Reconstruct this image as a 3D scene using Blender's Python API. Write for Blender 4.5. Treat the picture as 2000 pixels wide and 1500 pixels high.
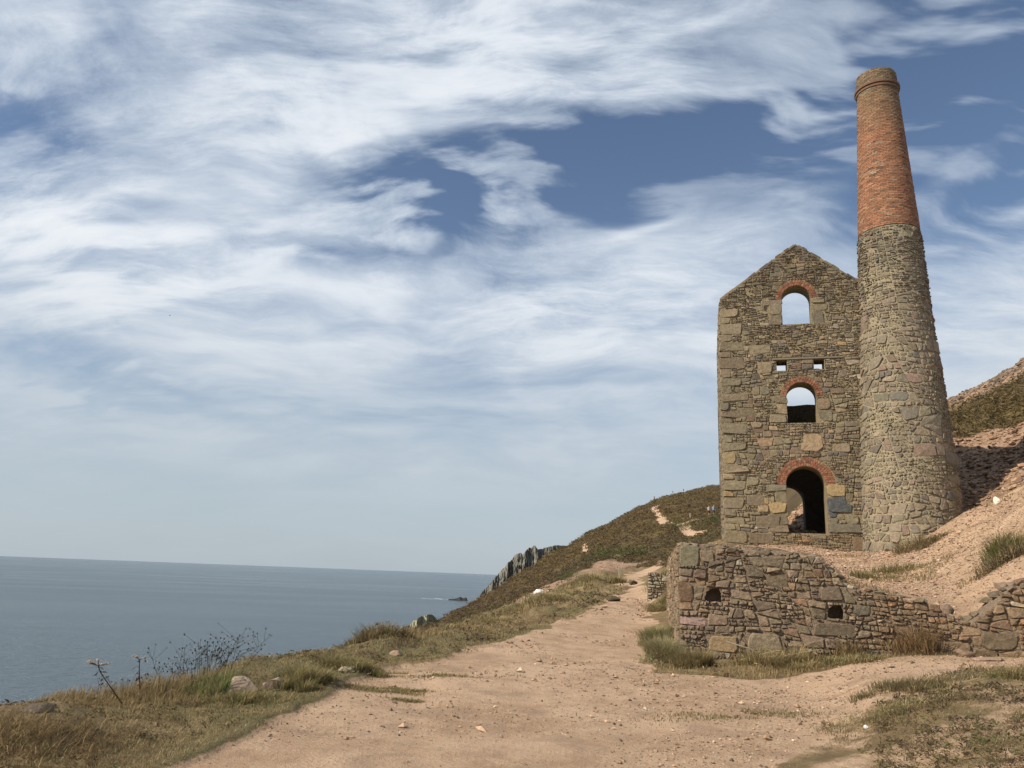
import bpy, bmesh, math, random
import numpy as np
from mathutils import Vector, Matrix
from mathutils.geometry import tessellate_polygon

for _o in list(bpy.data.objects): bpy.data.objects.remove(_o)
scene = bpy.context.scene
COL = scene.collection
rad = math.radians

# ------------------------------------------------------------------ camera
EYE = 1.65
PITCH, ROLL = rad(13.6), rad(2.2)
_F = Vector((0, math.cos(PITCH), math.sin(PITCH)))
_R0 = Vector((1, 0, 0)); _U0 = Vector((0, -math.sin(PITCH), math.cos(PITCH)))
_R = _R0*math.cos(ROLL) + _U0*math.sin(ROLL)
_U = -_R0*math.sin(ROLL) + _U0*math.cos(ROLL)
cam_d = bpy.data.cameras.new("camera"); cam = bpy.data.objects.new("camera", cam_d); COL.objects.link(cam)
M = Matrix.Identity(4)
for i in range(3):
    M[i][0] = _R[i]; M[i][1] = _U[i]; M[i][2] = -_F[i]
M[2][3] = EYE
cam.matrix_world = M
cam_d.sensor_width = 36.0; cam_d.sensor_fit = 'HORIZONTAL'; cam_d.lens = 27.54
cam_d.clip_start = 0.1; cam_d.clip_end = 80000
scene.camera = cam

# ------------------------------------------------------------------ light
SUN_AZ, SUN_EL = 248.0, 36.0       # bearing clockwise from +Y the sun stands at
SKY_STRENGTH = 0.083
SUN_STRENGTH = 4.7
scene.view_settings.view_transform = 'Standard'
scene.view_settings.look = 'None'
scene.view_settings.gamma = 1.0
scene.view_settings.exposure = 0.45
try: scene.view_settings.use_curve_mapping = False
except Exception: pass
sd = Vector((math.sin(rad(SUN_AZ))*math.cos(rad(SUN_EL)), math.cos(rad(SUN_AZ))*math.cos(rad(SUN_EL)), math.sin(rad(SUN_EL))))
sun_l = bpy.data.lights.new("sun", 'SUN'); sun_l.energy = SUN_STRENGTH; sun_l.angle = rad(0.6); sun_l.color = (1.0, 0.90, 0.75)
sun = bpy.data.objects.new("sun", sun_l); COL.objects.link(sun)
sun.rotation_euler = (-sd).to_track_quat('-Z', 'Y').to_euler(); sun.location = (-60, -30, 80)

class NT:
    """tiny node builder"""
    def __init__(s, tree): s.t = tree; s.t.nodes.clear()
    def n(s, kind, props=None, **inp):
        nd = s.t.nodes.new('ShaderNode'+kind)
        for k, v in (props or {}).items(): setattr(nd, k, v)
        for k, v in inp.items(): s.set(nd, k, v)
        return nd
    def set(s, nd, k, v):
        key = int(k[1:]) if k[0] == 'i' and k[1:].isdigit() else k.replace('_', ' ')
        sock = nd.inputs[key]
        if isinstance(v, bpy.types.NodeSocket): s.t.links.new(v, sock)
        elif isinstance(v, bpy.types.Node): s.t.links.new(v.outputs[0], sock)
        else:
            if sock.type == 'RGBA' and len(v) == 3: v = (*v, 1)
            sock.default_value = v
    def math(s, op, a, b=0.0, c=None, clamp=False):
        nd = s.t.nodes.new('ShaderNodeMath'); nd.operation = op; nd.use_clamp = clamp
        s.set(nd, 'i0', a); s.set(nd, 'i1', b)
        if c is not None: s.set(nd, 'i2', c)
        return nd.outputs[0]
    def vmath(s, op, a, b=(0, 0, 0)):
        nd = s.t.nodes.new('ShaderNodeVectorMath'); nd.operation = op
        s.set(nd, 'i0', a)
        if op == 'SCALE': s.set(nd, 'Scale', b)
        else: s.set(nd, 'i1', b)
        return nd.outputs[0]
    def mix(s, fac, a, b, blend='MIX'):
        nd = s.t.nodes.new('ShaderNodeMix'); nd.data_type = 'RGBA'; nd.blend_type = blend
        s.set(nd, 'i0', fac); s.set(nd, 'i6', a); s.set(nd, 'i7', b)
        return nd.outputs[2]
    def ramp(s, fac, lo, hi, a=0.0, b=1.0, smooth=True):
        nd = s.t.nodes.new('ShaderNodeMapRange'); nd.interpolation_type = 'SMOOTHSTEP' if smooth else 'LINEAR'
        for k, v in ((0, fac), (1, lo), (2, hi), (3, a), (4, b)): s.set(nd, 'i%d' % k, v)
        return nd.outputs[0]
    def noise(s, vec, scale, detail=4.0, rough=.55, dist=0.0, lac=2.0):
        nd = s.n('TexNoise', Scale=scale, Detail=detail, Roughness=rough, Distortion=dist, Lacunarity=lac)
        s.set(nd, 'Vector', vec)
        return nd.outputs[0]

# ------------------------------------------------------------------ sky with high streaky cloud
world = bpy.data.worlds.new("World"); scene.world = world; world.use_nodes = True
W = NT(world.node_tree)
sky = W.n('TexSky', dict(sky_type='NISHITA', sun_disc=False, sun_elevation=rad(SUN_EL), sun_rotation=rad(SUN_AZ),
                         altitude=60.0, air_density=1.0, dust_density=0.6, ozone_density=1.6))
tc = W.n('TexCoord').outputs['Generated']
sep = W.n('SeparateXYZ'); W.set(sep, 'i0', tc)
dx, dy, dz = sep.outputs
az = W.math('MULTIPLY', W.math('ARCTAN2', dx, dy), 57.2958)
el = W.math('MULTIPLY', W.math('ARCSINE', dz), 57.2958)
ae = W.n('CombineXYZ'); W.set(ae, 'i0', az); W.set(ae, 'i1', el)
# flat cloud layer seen in perspective
den = W.math('ADD', W.math('MAXIMUM', dz, 0.0), 0.27)
pl = W.n('CombineXYZ'); W.set(pl, 'i0', W.math('DIVIDE', dx, den)); W.set(pl, 'i1', W.math('DIVIDE', dy, den))
def cmap(vec, rot, sc, loc=(0, 0, 0)):
    nd = W.n('Mapping', Rotation=(0, 0, rad(rot)), Scale=sc, Location=loc); W.set(nd, 'Vector', vec); return nd.outputs[0]
warp = W.n('TexNoise', Scale=1.3, Detail=3.0, Roughness=.5); W.set(warp, 'Vector', pl.outputs[0])
wv = W.vmath('SCALE', W.vmath('SUBTRACT', warp.outputs['Color'], (.5, .5, .5)), .45)
plw = W.vmath('ADD', pl.outputs[0], wv)
n_big = W.noise(cmap(plw, 28, (.8, 1.0, 1), (3.1, 1.7, 0)), 1.6, 6, .52)
n_str = W.noise(cmap(plw, 30, (.8, 1.5, 1), (.4, 5.2, 0)), 2.6, 9, .58, .15)
n_fib = W.noise(cmap(plw, 36, (.8, 2.3, 1), (7.4, .2, 0)), 5.5, 12, .70, .2)       # fibres, only here and there
n_rip = W.noise(cmap(plw, -18, (1.3, 1.0, 1), (2.4, 8.2, 0)), 7.5, 9, .68, .3)      # mackerel ripple
m_fib = W.ramp(W.noise(cmap(plw, 0, (1, 1, 1), (9.3, 4.1, 0)), 2.2, 2, .5), .36, .62, .3, 1)
m_rip = W.ramp(W.noise(cmap(plw, 0, (1, 1, 1), (1.3, 6.6, 0)), 2.6, 2, .5), .46, .64)
def blob(a, e, ra, re, rot, w):
    nd = W.n('Mapping', dict(vector_type='TEXTURE'), Location=(a, e, 0), Rotation=(0, 0, rad(rot)), Scale=(ra, re, 1))
    W.set(nd, 'Vector', aew)
    g = W.n('TexGradient', dict(gradient_type='SPHERICAL')); W.set(g, 'Vector', nd.outputs[0])
    return W.math('MULTIPLY', W.ramp(g.outputs[1], 0, 1), w)
warp2 = W.n('TexNoise', Scale=3.0, Detail=5.0, Roughness=.5); W.set(warp2, 'Vector', cmap(plw, 35, (.8, 1.8, 1)))
aew = W.vmath('ADD', ae.outputs[0], W.vmath('SCALE', W.vmath('SUBTRACT', warp2.outputs['Color'], (.5, .5, .5)), 7.0))
BLOBS = [(-17, 27.6, 34, 8, 27, .34), (-8, 36, 34, 7, 10, .26), (9, 35, 20, 6, 22, .22), (-31, 18.5, 18, 9, 15, .24), (-13, 17.5, 22, 7, 0, .16), (5, 20, 24, 7, 0, .12),
         (12.5, 26.0, 10, 1.9, 26, .50), (21.5, 25.2, 9, 2.4, 14, .45), (33, 26.4, 11, 2.0, 32, .50), (26, 17, 24, 9, 0, .16),
         (1, 28.6, 26, 6.0, 6, -.80), (15, 29.2, 22, 6.0, 14, -.60), (-10, 26.8, 16, 3.8, 4, -.62), (35, 34, 26, 16, 26, -1.05), (35, 25, 12, 8, 20, -.26),
         (-36, 26.0, 14, 5.6, -6, -.62), (-20, 22.2, 18, 3.4, -3, -.52), (-9, 22.6, 14, 2.4, 2, -.26), (-33, 12.4, 14, 3.2, -6, -.36), (-25, 10.2, 12, 2.2, 3, -.24), (-7, 10.4, 14, 1.8, 2, -.20), (5, 14.2, 12, 2.0, -4, -.22), (-34, 33, 14, 5, -20, -.28)]
bias = None
for b in BLOBS:
    v = blob(*b); bias = v if bias is None else W.math('ADD', bias, v)
dens = W.math('ADD', W.math('MULTIPLY', n_big, .62), W.math('MULTIPLY', n_str, .66))
dens = W.math('ADD', dens, W.math('MULTIPLY', W.math('MULTIPLY', W.math('SUBTRACT', n_fib, .46), m_fib), W.ramp(el, 8, 22, .15, .80)))
dens = W.math('ADD', dens, W.math('MULTIPLY', W.math('MULTIPLY', W.math('SUBTRACT', n_rip, .48), m_rip), W.ramp(el, 8, 24, .15, .42)))
dens = W.math('ADD', dens, W.ramp(el, 26, 13, 0, .09))
dens = W.math('ADD', dens, W.math('ADD', W.math('MULTIPLY', bias, .66), -.165))
cover = W.ramp(dens, .10, .76)
thick = W.ramp(dens, .46, .95)
ccol = W.mix(thick, (.42, .48, .56, 1), (.63, .655, .685, 1))
ccol = W.mix(W.ramp(el, 22, 1), ccol, (.375, .425, .465, 1))            # lower cloud is seen through more air
skyc = W.mix(1.0, W.vmath('SCALE', sky.outputs[0], SKY_STRENGTH), (.95, .94, .95, 1), 'MULTIPLY')
hz = W.ramp(el, 17, -1)
skyc = W.mix(W.math('MULTIPLY', hz, .8), skyc, (.31, .37, .43, 1))
cover = W.math('MULTIPLY', cover, W.ramp(el, -1, 9, .3, 1))
fin = W.mix(cover, skyc, ccol)
bg = W.n('Background', Strength=1.0); W.set(bg, 'Color', fin)
wo = W.n('OutputWorld'); W.set(wo, 'Surface', bg)

# ------------------------------------------------------------------ numpy helpers
rng = np.random.default_rng(11); random.seed(4)
S = lambda t: np.clip(t, 0, 1)**2*(3-2*np.clip(t, 0, 1))
def _hash(ix, iy, seed):
    h = (ix.astype(np.int64)*374761393 + iy.astype(np.int64)*668265263 + seed*1442695041) & 0x7fffffff
    h = ((h ^ (h >> 13))*1274126177) & 0x7fffffff
    h = ((h ^ (h >> 16))*60493) & 0x7fffffff
    return (h % 65536)/65535.0
def vnoise(x, y, seed=0):
    xi = np.floor(x); yi = np.floor(y); fx = S(x-xi); fy = S(y-yi)
    a = _hash(xi, yi, seed); b = _hash(xi+1, yi, seed); c = _hash(xi, yi+1, seed); d = _hash(xi+1, yi+1, seed)
    return (a*(1-fx)+b*fx)*(1-fy) + (c*(1-fx)+d*fx)*fy
def fbm(x, y, o=4, seed=0, g=.5):
    t = 0; a = 1; s = 0
    for i in range(o):
        t = t + a*(vnoise(x*2**i+17.3*i, y*2**i-9.1*i, seed+i)-.5); s += a; a *= g
    return 2*t/s
def np_mesh(name, V, polys, colors=None, attr='tone', smooth=False):
    """polys: list of int arrays (n,3)/(n,4)"""
    me = bpy.data.meshes.new(name); V = np.asarray(V, np.float32)
    me.vertices.add(len(V)); me.vertices.foreach_set('co', V.ravel())
    li = np.concatenate([p.ravel() for p in polys]).astype(np.int32)
    tot = np.concatenate([np.full(len(p), p.shape[1], np.int32) for p in polys])
    st = np.concatenate([[0], np.cumsum(tot)[:-1]]).astype(np.int32)
    me.loops.add(len(li)); me.loops.foreach_set('vertex_index', li)
    me.polygons.add(len(tot)); me.polygons.foreach_set('loop_start', st)
    try: me.polygons.foreach_set('loop_total', tot)
    except Exception: pass
    me.update(calc_edges=True)
    me.polygons.foreach_set('use_smooth', np.full(len(tot), smooth, bool))
    if colors is not None:
        c = np.asarray(colors, np.float32)
        if c.shape[1] == 3: c = np.concatenate([c, np.ones((len(c), 1), np.float32)], 1)
        me.attributes.new(attr, 'FLOAT_COLOR', 'POINT').data.foreach_set('color', c.ravel())
    me.validate()
    return me
ORIGIN = {}
def link(name, me, mat=None, parent=None, loc=(0, 0, 0), **props):
    o = bpy.data.objects.new(name, me); COL.objects.link(o)
    if mat is not None and me is not None: me.materials.append(mat)
    loc = Vector(loc)
    if parent is not None:
        o.parent = parent; o.location = loc - ORIGIN[parent.name]
    else: o.location = loc
    ORIGIN[o.name] = loc
    for k, v in props.items(): o[k] = v
    return o
def piece(name, V, polys, mat, parent=None, col=None, smooth=False, base=False, **props):
    """one mesh object from world-space vertices, its origin at its own centre (or foot)"""
    V = np.asarray(V, float); c = (V.min(0)+V.max(0))/2
    if base: c[2] = V[:, 2].min()
    cc = None if col is None else (np.tile(np.asarray(col, float), (len(V), 1)) if np.ndim(col) == 1 else col)
    me = np_mesh(name, V-c, polys, cc, smooth=smooth)
    return link(name, me, mat, parent, c, **props)
def empty(name, loc, **props):
    o = bpy.data.objects.new(name, None); COL.objects.link(o); o.location = loc; o.empty_display_size = .3
    ORIGIN[o.name] = Vector(loc)
    for k, v in props.items(): o[k] = v
    return o
class Geo:
    def __init__(s): s.v = []; s.t = []; s.q = []; s.c = []; s.n = 0
    def add(s, V, polys, col):
        V = np.asarray(V, float); s.v.append(V)
        for p in polys: (s.t if p.shape[1] == 3 else s.q).append(p+s.n)
        s.c.append(np.tile(col, (len(V), 1)) if np.ndim(col) == 1 else col); s.n += len(V)
    def obj(s, name, mat, parent=None, smooth=False, base=False, **props):
        P = ([np.concatenate(s.q)] if s.q else []) + ([np.concatenate(s.t)] if s.t else [])
        return piece(name, np.concatenate(s.v), P, mat, parent, np.concatenate(s.c), smooth, base, **props)

# ------------------------------------------------------------------ materials
def material(name):
    m = bpy.data.materials.new(name); m.use_nodes = True
    b = NT(m.node_tree); out = b.n('OutputMaterial'); p = b.n('BsdfPrincipled')
    b.set(out, 'Surface', p)
    b.set(p, 'Roughness', .92)
    p.inputs['Specular IOR Level'].default_value = .25
    pos = b.n('NewGeometry').outputs['Position']
    return m, b, p, pos
def bump(b, p, h, strength=.5, dist=.02):
    nd = b.n('Bump', Strength=strength, Distance=dist); b.set(nd, 'Height', h); b.set(p, 'Normal', nd)
def attr_mat(name, scale=9.0, var=.45, bmp=.6, bdist=.02, speck=0.0, rough=.92, transl=0.0):
    m, b, p, pos = material(name)
    a = b.n('Attribute', dict(attribute_name='tone')).outputs['Color']
    n1 = b.noise(pos, scale, 5, .65); n2 = b.noise(pos, scale*6, 3, .6)
    f = b.math('ADD', b.math('MULTIPLY', n1, .65), b.math('MULTIPLY', n2, .35))
    k = b.ramp(f, .3, .72, 1-var, 1+var, False)
    c = b.vmath('SCALE', a, k)
    if speck:
        lich = b.ramp(b.noise(pos, scale*2.2, 6, .7, .4), .62, .70)
        c = b.mix(b.math('MULTIPLY', lich, speck), c, (.40, .36, .27, 1))
        dk = b.ramp(b.noise(pos, scale*.5, 3, .6), .60, .74)
        c = b.mix(b.math('MULTIPLY', dk, .35), c, (.055, .05, .04, 1))
    b.set(p, 'Base Color', c); b.set(p, 'Roughness', rough)
    bump(b, p, f, bmp, bdist)
    if transl:
        tr = b.n('BsdfTranslucent'); b.set(tr, 'Color', b.vmath('SCALE', c, 1.15)); mx = b.n('MixShader', Fac=transl)
        b.set(mx, 'i1', p); b.set(mx, 'i2', tr); out = [n for n in m.node_tree.nodes if n.type == 'OUTPUT_MATERIAL'][0]; b.set(out, 'Surface', mx)
    return m
M_STONE = attr_mat("weathered_stone", 9.0, .50, 1.0, .045, .30)
M_WALLSTONE = attr_mat("field_wall_stone", 13.0, .58, 1.0, .05, .40)
M_BRICK = attr_mat("old_brick", 10.0, .38, .5, .015, .10)
M_ROCK = attr_mat("rock", 3.0, .45, .8, .06, .35)
M_FARROCK = attr_mat("cliff_rock", .22, .5, .9, .8, .2)
M_SCREE = attr_mat("broken_stone", 16.0, .35, .5, .01, .1)
M_LEAF = attr_mat("foliage", 6.0, .25, .1, .01, 0, .8, .42)
M_GRASS = attr_mat("grass_blades", 3.0, .22, .05, .01, 0, .75, .5)
M_WOOD = attr_mat("weathered_wood", 22.0, .35, .5, .01, 0)
M_CLOTH = attr_mat("cloth", 30.0, .12, .2, .005, 0)
M_SKIN = attr_mat("skin", 20.0, .08, .05, .002, 0, .6)
def mortar_mat(name, c0, c1, scale=5.0):
    m, b, p, pos = material(name)
    v = b.n('TexVoronoi', dict(feature='DISTANCE_TO_EDGE'), Scale=scale)
    st = b.n('Mapping', Scale=(1, 1, 2.1)); b.set(st, 'Vector', pos)
    wn = b.n('TexNoise', Scale=2.4, Detail=3.0); b.set(wn, 'Vector', pos)
    b.set(v, 'Vector', b.vmath('ADD', st.outputs[0], b.vmath('SCALE', wn.outputs['Color'], .35)))
    n1 = b.noise(pos, 12.0, 6, .68)
    c = b.mix(n1, (*c0, 1), (*c1, 1))
    c = b.mix(b.ramp(b.noise(pos, .9, 4, .6), .45, .75), c, (c0[0]*.6, c0[1]*.6, c0[2]*.6, 1))
    b.set(p, 'Base Color', c)
    h = b.math('ADD', b.math('MULTIPLY', b.ramp(v.outputs[0], 0, .10), .8), n1)
    bump(b, p, h, .8, .035)
    return m
M_MORTAR = mortar_mat("lime_mortar", (.19, .150, .088), (.29, .235, .145))
M_MORTAR_STACK = mortar_mat("stack_mortar", (.215, .176, .112), (.335, .285, .19))
M_EARTHMORTAR = mortar_mat("earth_mortar", (.15, .11, .075), (.27, .20, .138), 9.0)
M_INNER_SHADE = mortar_mat("inner_rubble_shade", (.075, .064, .046), (.13, .11, .075), 3.2)  # wall rubble coloured darker, interior shade put into the tone
M_BRICKMORTAR = mortar_mat("brick_mortar", (.15, .082, .05), (.24, .145, .088), 14.0)

def ground_mat():
    m, b, p, pos = material("ground_cover")
    a = b.n('Attribute', dict(attribute_name='mask')); s = b.n('SeparateColor'); b.set(s, 'i0', a.outputs['Color'])
    pathm, heath, scree = s.outputs; green = a.outputs['Alpha']
    nb = b.noise(pos, .55, 5, .62, .3); nm = b.noise(pos, 3.2, 6, .66); nf = b.noise(pos, 26, 5, .7); nl = b.noise(pos, .06, 4, .6)
    # trodden sandy path
    sand = b.mix(b.ramp(nb, .36, .62), (.335, .222, .138, 1), (.47, .325, .215, 1))
    sand = b.mix(b.ramp(nm, .38, .66, 0, .55), sand, (.50, .355, .24, 1))
    sand = b.mix(b.ramp(nf, .53, .70, 0, .65), sand, (.15, .10, .068, 1))
    sand = b.mix(b.ramp(b.noise(pos, 1.3, 4, .6, .5), .50, .66, 0, .65), sand, (.285, .195, .13, 1))
    vs = b.n('TexVoronoi', Scale=30.0, Randomness=1.0); b.set(vs, 'Vector', pos)
    sand = b.mix(b.math('MULTIPLY', b.ramp(vs.outputs[0], .26, .10), b.ramp(nm, .42, .6)), sand, (.20, .135, .098, 1))
    # dry turf
    turf = b.mix(b.ramp(nm, .32, .68), (.130, .098, .047, 1), (.250, .182, .092, 1))
    turf = b.mix(b.ramp(nb, .42, .66, 0, .7), turf, (.150, .095, .052, 1))
    turf = b.mix(b.math('MULTIPLY', green, b.ramp(nm, .35, .6, .35, 1)), turf, (.085, .088, .034, 1))
    turf = b.mix(b.ramp(nf, .52, .75, 0, .6), turf, (.055, .042, .022, 1))
    # heather moor
    hb = b.noise(pos, .22, 5, .65, .6)
    hth = b.mix(b.ramp(hb, .36, .62), (.050, .037, .019, 1), (.105, .078, .024, 1))
    hth = b.mix(b.ramp(nl, .42, .62, 0, .6), hth, (.082, .053, .030, 1))
    hth = b.mix(b.ramp(b.noise(pos, 1.3, 5, .7), .55, .70, 0, .75), hth, (.028, .026, .013, 1))
    # broken stone
    vo = b.n('TexVoronoi', Scale=4.2); b.set(vo, 'Vector', pos)
    sc = b.mix(b.ramp(vo.outputs['Color'], 0, 1), (.23, .145, .092, 1), (.35, .235, .155, 1))
    sc = b.mix(b.ramp(nf, .4, .7, 0, .5), sc, (.15, .095, .07, 1))
    c = b.mix(heath, turf, hth)
    c = b.mix(scree, c, sc)
    edge = b.math('ADD', pathm, b.math('MULTIPLY', b.math('SUBTRACT', nm, .5), .8))
    c = b.mix(b.ramp(edge, .30, .60), c, sand)
    b.set(p, 'Base Color', c); b.set(p, 'Roughness', .95)
    h = b.math('ADD', b.math('ADD', b.math('MULTIPLY', nf, .6), b.math('MULTIPLY', nm, 1.2)), b.math('MULTIPLY', b.noise(pos, 75, 3, .7), .35))
    bump(b, p, h, 1.0, .05)
    return m
M_GROUND = ground_mat()

# ------------------------------------------------------------------ lie of the land (metres, eye at 0,0)
COLS=[(-75,[(7.0,0.0),(9.0,0.1),(10.0,0.2),(11.0,0.1),(12.1,-0.7),(15.5,-5.4),(27.0,-19.9),(65.0,-52.0),(120.0,-69.0),(900.0,-73.0)]),
 (-40,[(7.0,0.0),(8.6,0.15),(9.4,0.3),(10.5,0.1),(11.6,-0.7),(15.0,-5.4),(26.5,-19.9),(65.0,-52.0),(120.0,-69.0),(900.0,-73.0)]),
 (-31.75,[(7.6,0.0),(8.5,0.1),(9.5,0.28),(10.8,0.03),(11.9,-0.77),(15.3,-5.47),(26.8,-19.97),(65.0,-52.0),(120.0,-69.0),(900.0,-73.0)]),
 (-28.26,[(7.6,0.0),(8.8,0.14),(9.7,0.25),(11.3,-0.02),(12.4,-0.82),(15.8,-5.52),(27.3,-20.02),(65.0,-52.0),(120.0,-69.0),(900.0,-73.0)]),
 (-24.81,[(7.6,0.0),(9.0,0.02),(10.3,0.05),(11.8,-0.05),(12.9,-0.85),(16.3,-5.55),(27.8,-20.05),(65.0,-52.0),(120.0,-69.0),(900.0,-73.0)]),
 (-20.22,[(7.6,0.0),(9.5,0.0),(11.5,0.05),(13.0,-0.1),(14.1,-0.9),(17.5,-5.6),(29.0,-20.1),(65.0,-52.0),(120.0,-69.0),(900.0,-73.0)]),
 (-17.97,[(7.6,0.0),(10.0,0.0),(12.0,0.15),(14.0,0.08),(15.1,-0.72),(18.5,-5.42),(30.0,-19.92),(65.0,-52.0),(120.0,-69.0),(900.0,-73.0)]),
 (-13.63,[(7.6,0.0),(10.5,0.0),(13.2,0.22),(16.5,0.07),(17.6,-0.73),(21.0,-5.43),(32.5,-19.93),(65.0,-52.0),(120.0,-69.0),(900.0,-73.0)]),
 (-10.18,[(7.6,0.0),(11.0,0.0),(15.0,0.2),(20.0,-0.11),(21.1,-0.91),(24.5,-5.61),(36.0,-20.11),(65.0,-52.0),(120.0,-69.0),(900.0,-73.0)]),
 (-8.07,[(7.6,0.0),(12.0,0.0),(18.0,0.2),(24.0,-0.32),(25.1,-1.12),(28.5,-5.82),(40.0,-20.32),(65.0,-52.0),(120.0,-69.0),(900.0,-73.0)]),
 (-6.65,[(7.6,0.0),(13.0,0.02),(20.0,0.1),(27.0,-0.62),(34.0,-1.09),(42.0,-1.62),(50.0,-2.0),(56.5,-6.5),(85.0,-39.5),(900.0,-73.0)]),
 (-5.58,[(7.6,0.0),(14.0,0.02),(20.0,0.15),(28.0,-0.59),(36.0,-1.09),(44.0,-1.49),(54.0,-1.91),(61.02,-6.77),(91.8,-42.41),(900.0,-73.0)]),
 (-4.5,[(7.6,0.0),(13.0,0.02),(19.0,0.2),(28.0,-0.46),(40.0,-1.11),(50.0,-1.53),(65.0,-2.06),(73.45,-7.91),(110.5,-50.81),(900.0,-73.0)]),
 (-3.06,[(7.6,0.0),(12.0,0.0),(19.0,0.2),(28.0,-0.34),(42.0,-0.96),(60.0,-1.58),(82.0,-2.02),(92.66,-9.4),(139.4,-63.52),(900.0,-73.0)]),
 (-0.89,[(7.6,0.0),(12.0,0.0),(18.0,0.15),(28.0,0.05),(45.0,-0.47),(75.0,-0.92),(120.0,-0.79),(135.6,-11.59),(204.0,-69.0),(900.0,-73.0)]),
 (1.64,[(7.6,0.0),(13.0,0.0),(20.0,0.25),(31.0,0.35),(50.0,0.23),(100.0,0.52),(170.0,3.18),(192.1,-12.12),(289.0,-69.0),(900.0,-73.0)]),
 (4.53,[(7.6,0.0),(13.0,0.0),(25.0,0.46),(38.0,0.78),(52.0,1.06),(95.0,2.39),(240.0,10.84),(271.2,-10.76),(408.0,-69.0),(900.0,-73.0)]),
 (7.76,[(7.6,0.0),(14.0,0.02),(30.0,0.68),(50.0,1.5),(78.0,2.8),(115.0,6.2),(310.0,23.85),(350.3,-4.05),(527.0,-69.0),(900.0,-73.0)]),
 (9.53,[(7.6,0.0),(14.0,0.02),(35.0,0.89),(56.0,1.7),(74.0,2.46),(102.0,6.04),(350.0,32.77),(455.0,22.27),(560.0,11.77),(900.0,22.94)]),
 (10.77,[(7.6,0.0),(14.0,0.02),(35.0,0.9),(58.0,2.05),(72.0,3.03),(108.0,7.18),(380.0,39.01),(494.0,27.61),(608.0,16.21),(900.0,27.3)]),
 (13.03,[(7.6,0.0),(14.0,0.02),(30.0,0.75),(48.0,2.4),(74.0,3.84),(125.0,9.89),(410.0,46.66),(533.0,34.36),(656.0,22.06),(900.0,32.66)]),
 (15.08,[(7.6,0.0),(14.0,0.02),(30.0,1.0),(46.0,3.7),(66.0,4.8),(128.0,11.69),(430.0,52.29),(559.0,39.39),(688.0,26.49),(900.0,36.6)]),
 (19,[(7.6,0.0),(14.0,0.2),(30.0,1.0),(44.0,4.0),(60.0,6.5),(130.0,18.0),(430.0,50.0),(560.0,50.0),(700.0,50.0),(900.0,40.0)]),
 (30,[(7.6,0.0),(14.0,0.2),(30.0,1.0),(44.0,4.0),(60.0,6.5),(130.0,18.0),(430.0,50.0),(560.0,50.0),(700.0,50.0),(900.0,40.0)]),
 (50,[(7.6,0.0),(14.0,0.2),(30.0,1.0),(44.0,4.0),(60.0,6.5),(130.0,18.0),(430.0,50.0),(560.0,50.0),(700.0,50.0),(900.0,40.0)]),
 (85,[(7.6,0.0),(14.0,0.2),(30.0,1.0),(44.0,4.0),(60.0,6.5),(130.0,18.0),(430.0,50.0),(560.0,50.0),(700.0,50.0),(900.0,40.0)])]
NEAR=[(3.59,16.62,0.08),(4.86,15.66,0.1),(6.3,15.36,0.29),(7.98,15.24,0.5),(9.5,14.93,0.54),(5.09,11.42,0.33),(4.24,6.78,0.3),(3.63,7.79,0.1),(3.08,8.46,0.0),(4.38,8.99,0.3),(4.39,10.09,0.16),(5.8,10.05,0.6),(5.45,10.69,0.42),(7.35,11.32,0.55),(4.87,12.05,0.1),(7.03,12.68,0.42),(3.58,12.5,0.04),(5.66,5.66,0.5),(6.93,4.0,0.6),(11.31,11.31,0.9),(15.94,1.39,1.5),(3.98,0.35,0.1),(2.83,2.83,0.1),(0.69,3.94,0.0),(1.39,7.88,0.0),(2.49,11.74,0.0),(1.95,13.86,0.02),(2.37,16.83,0.12),(4.01,21.63,0.34),(3.44,21.73,0.34),(4.86,27.57,0.55),(21.21,21.21,1.0),(29.89,2.61,2.0)]
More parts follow.
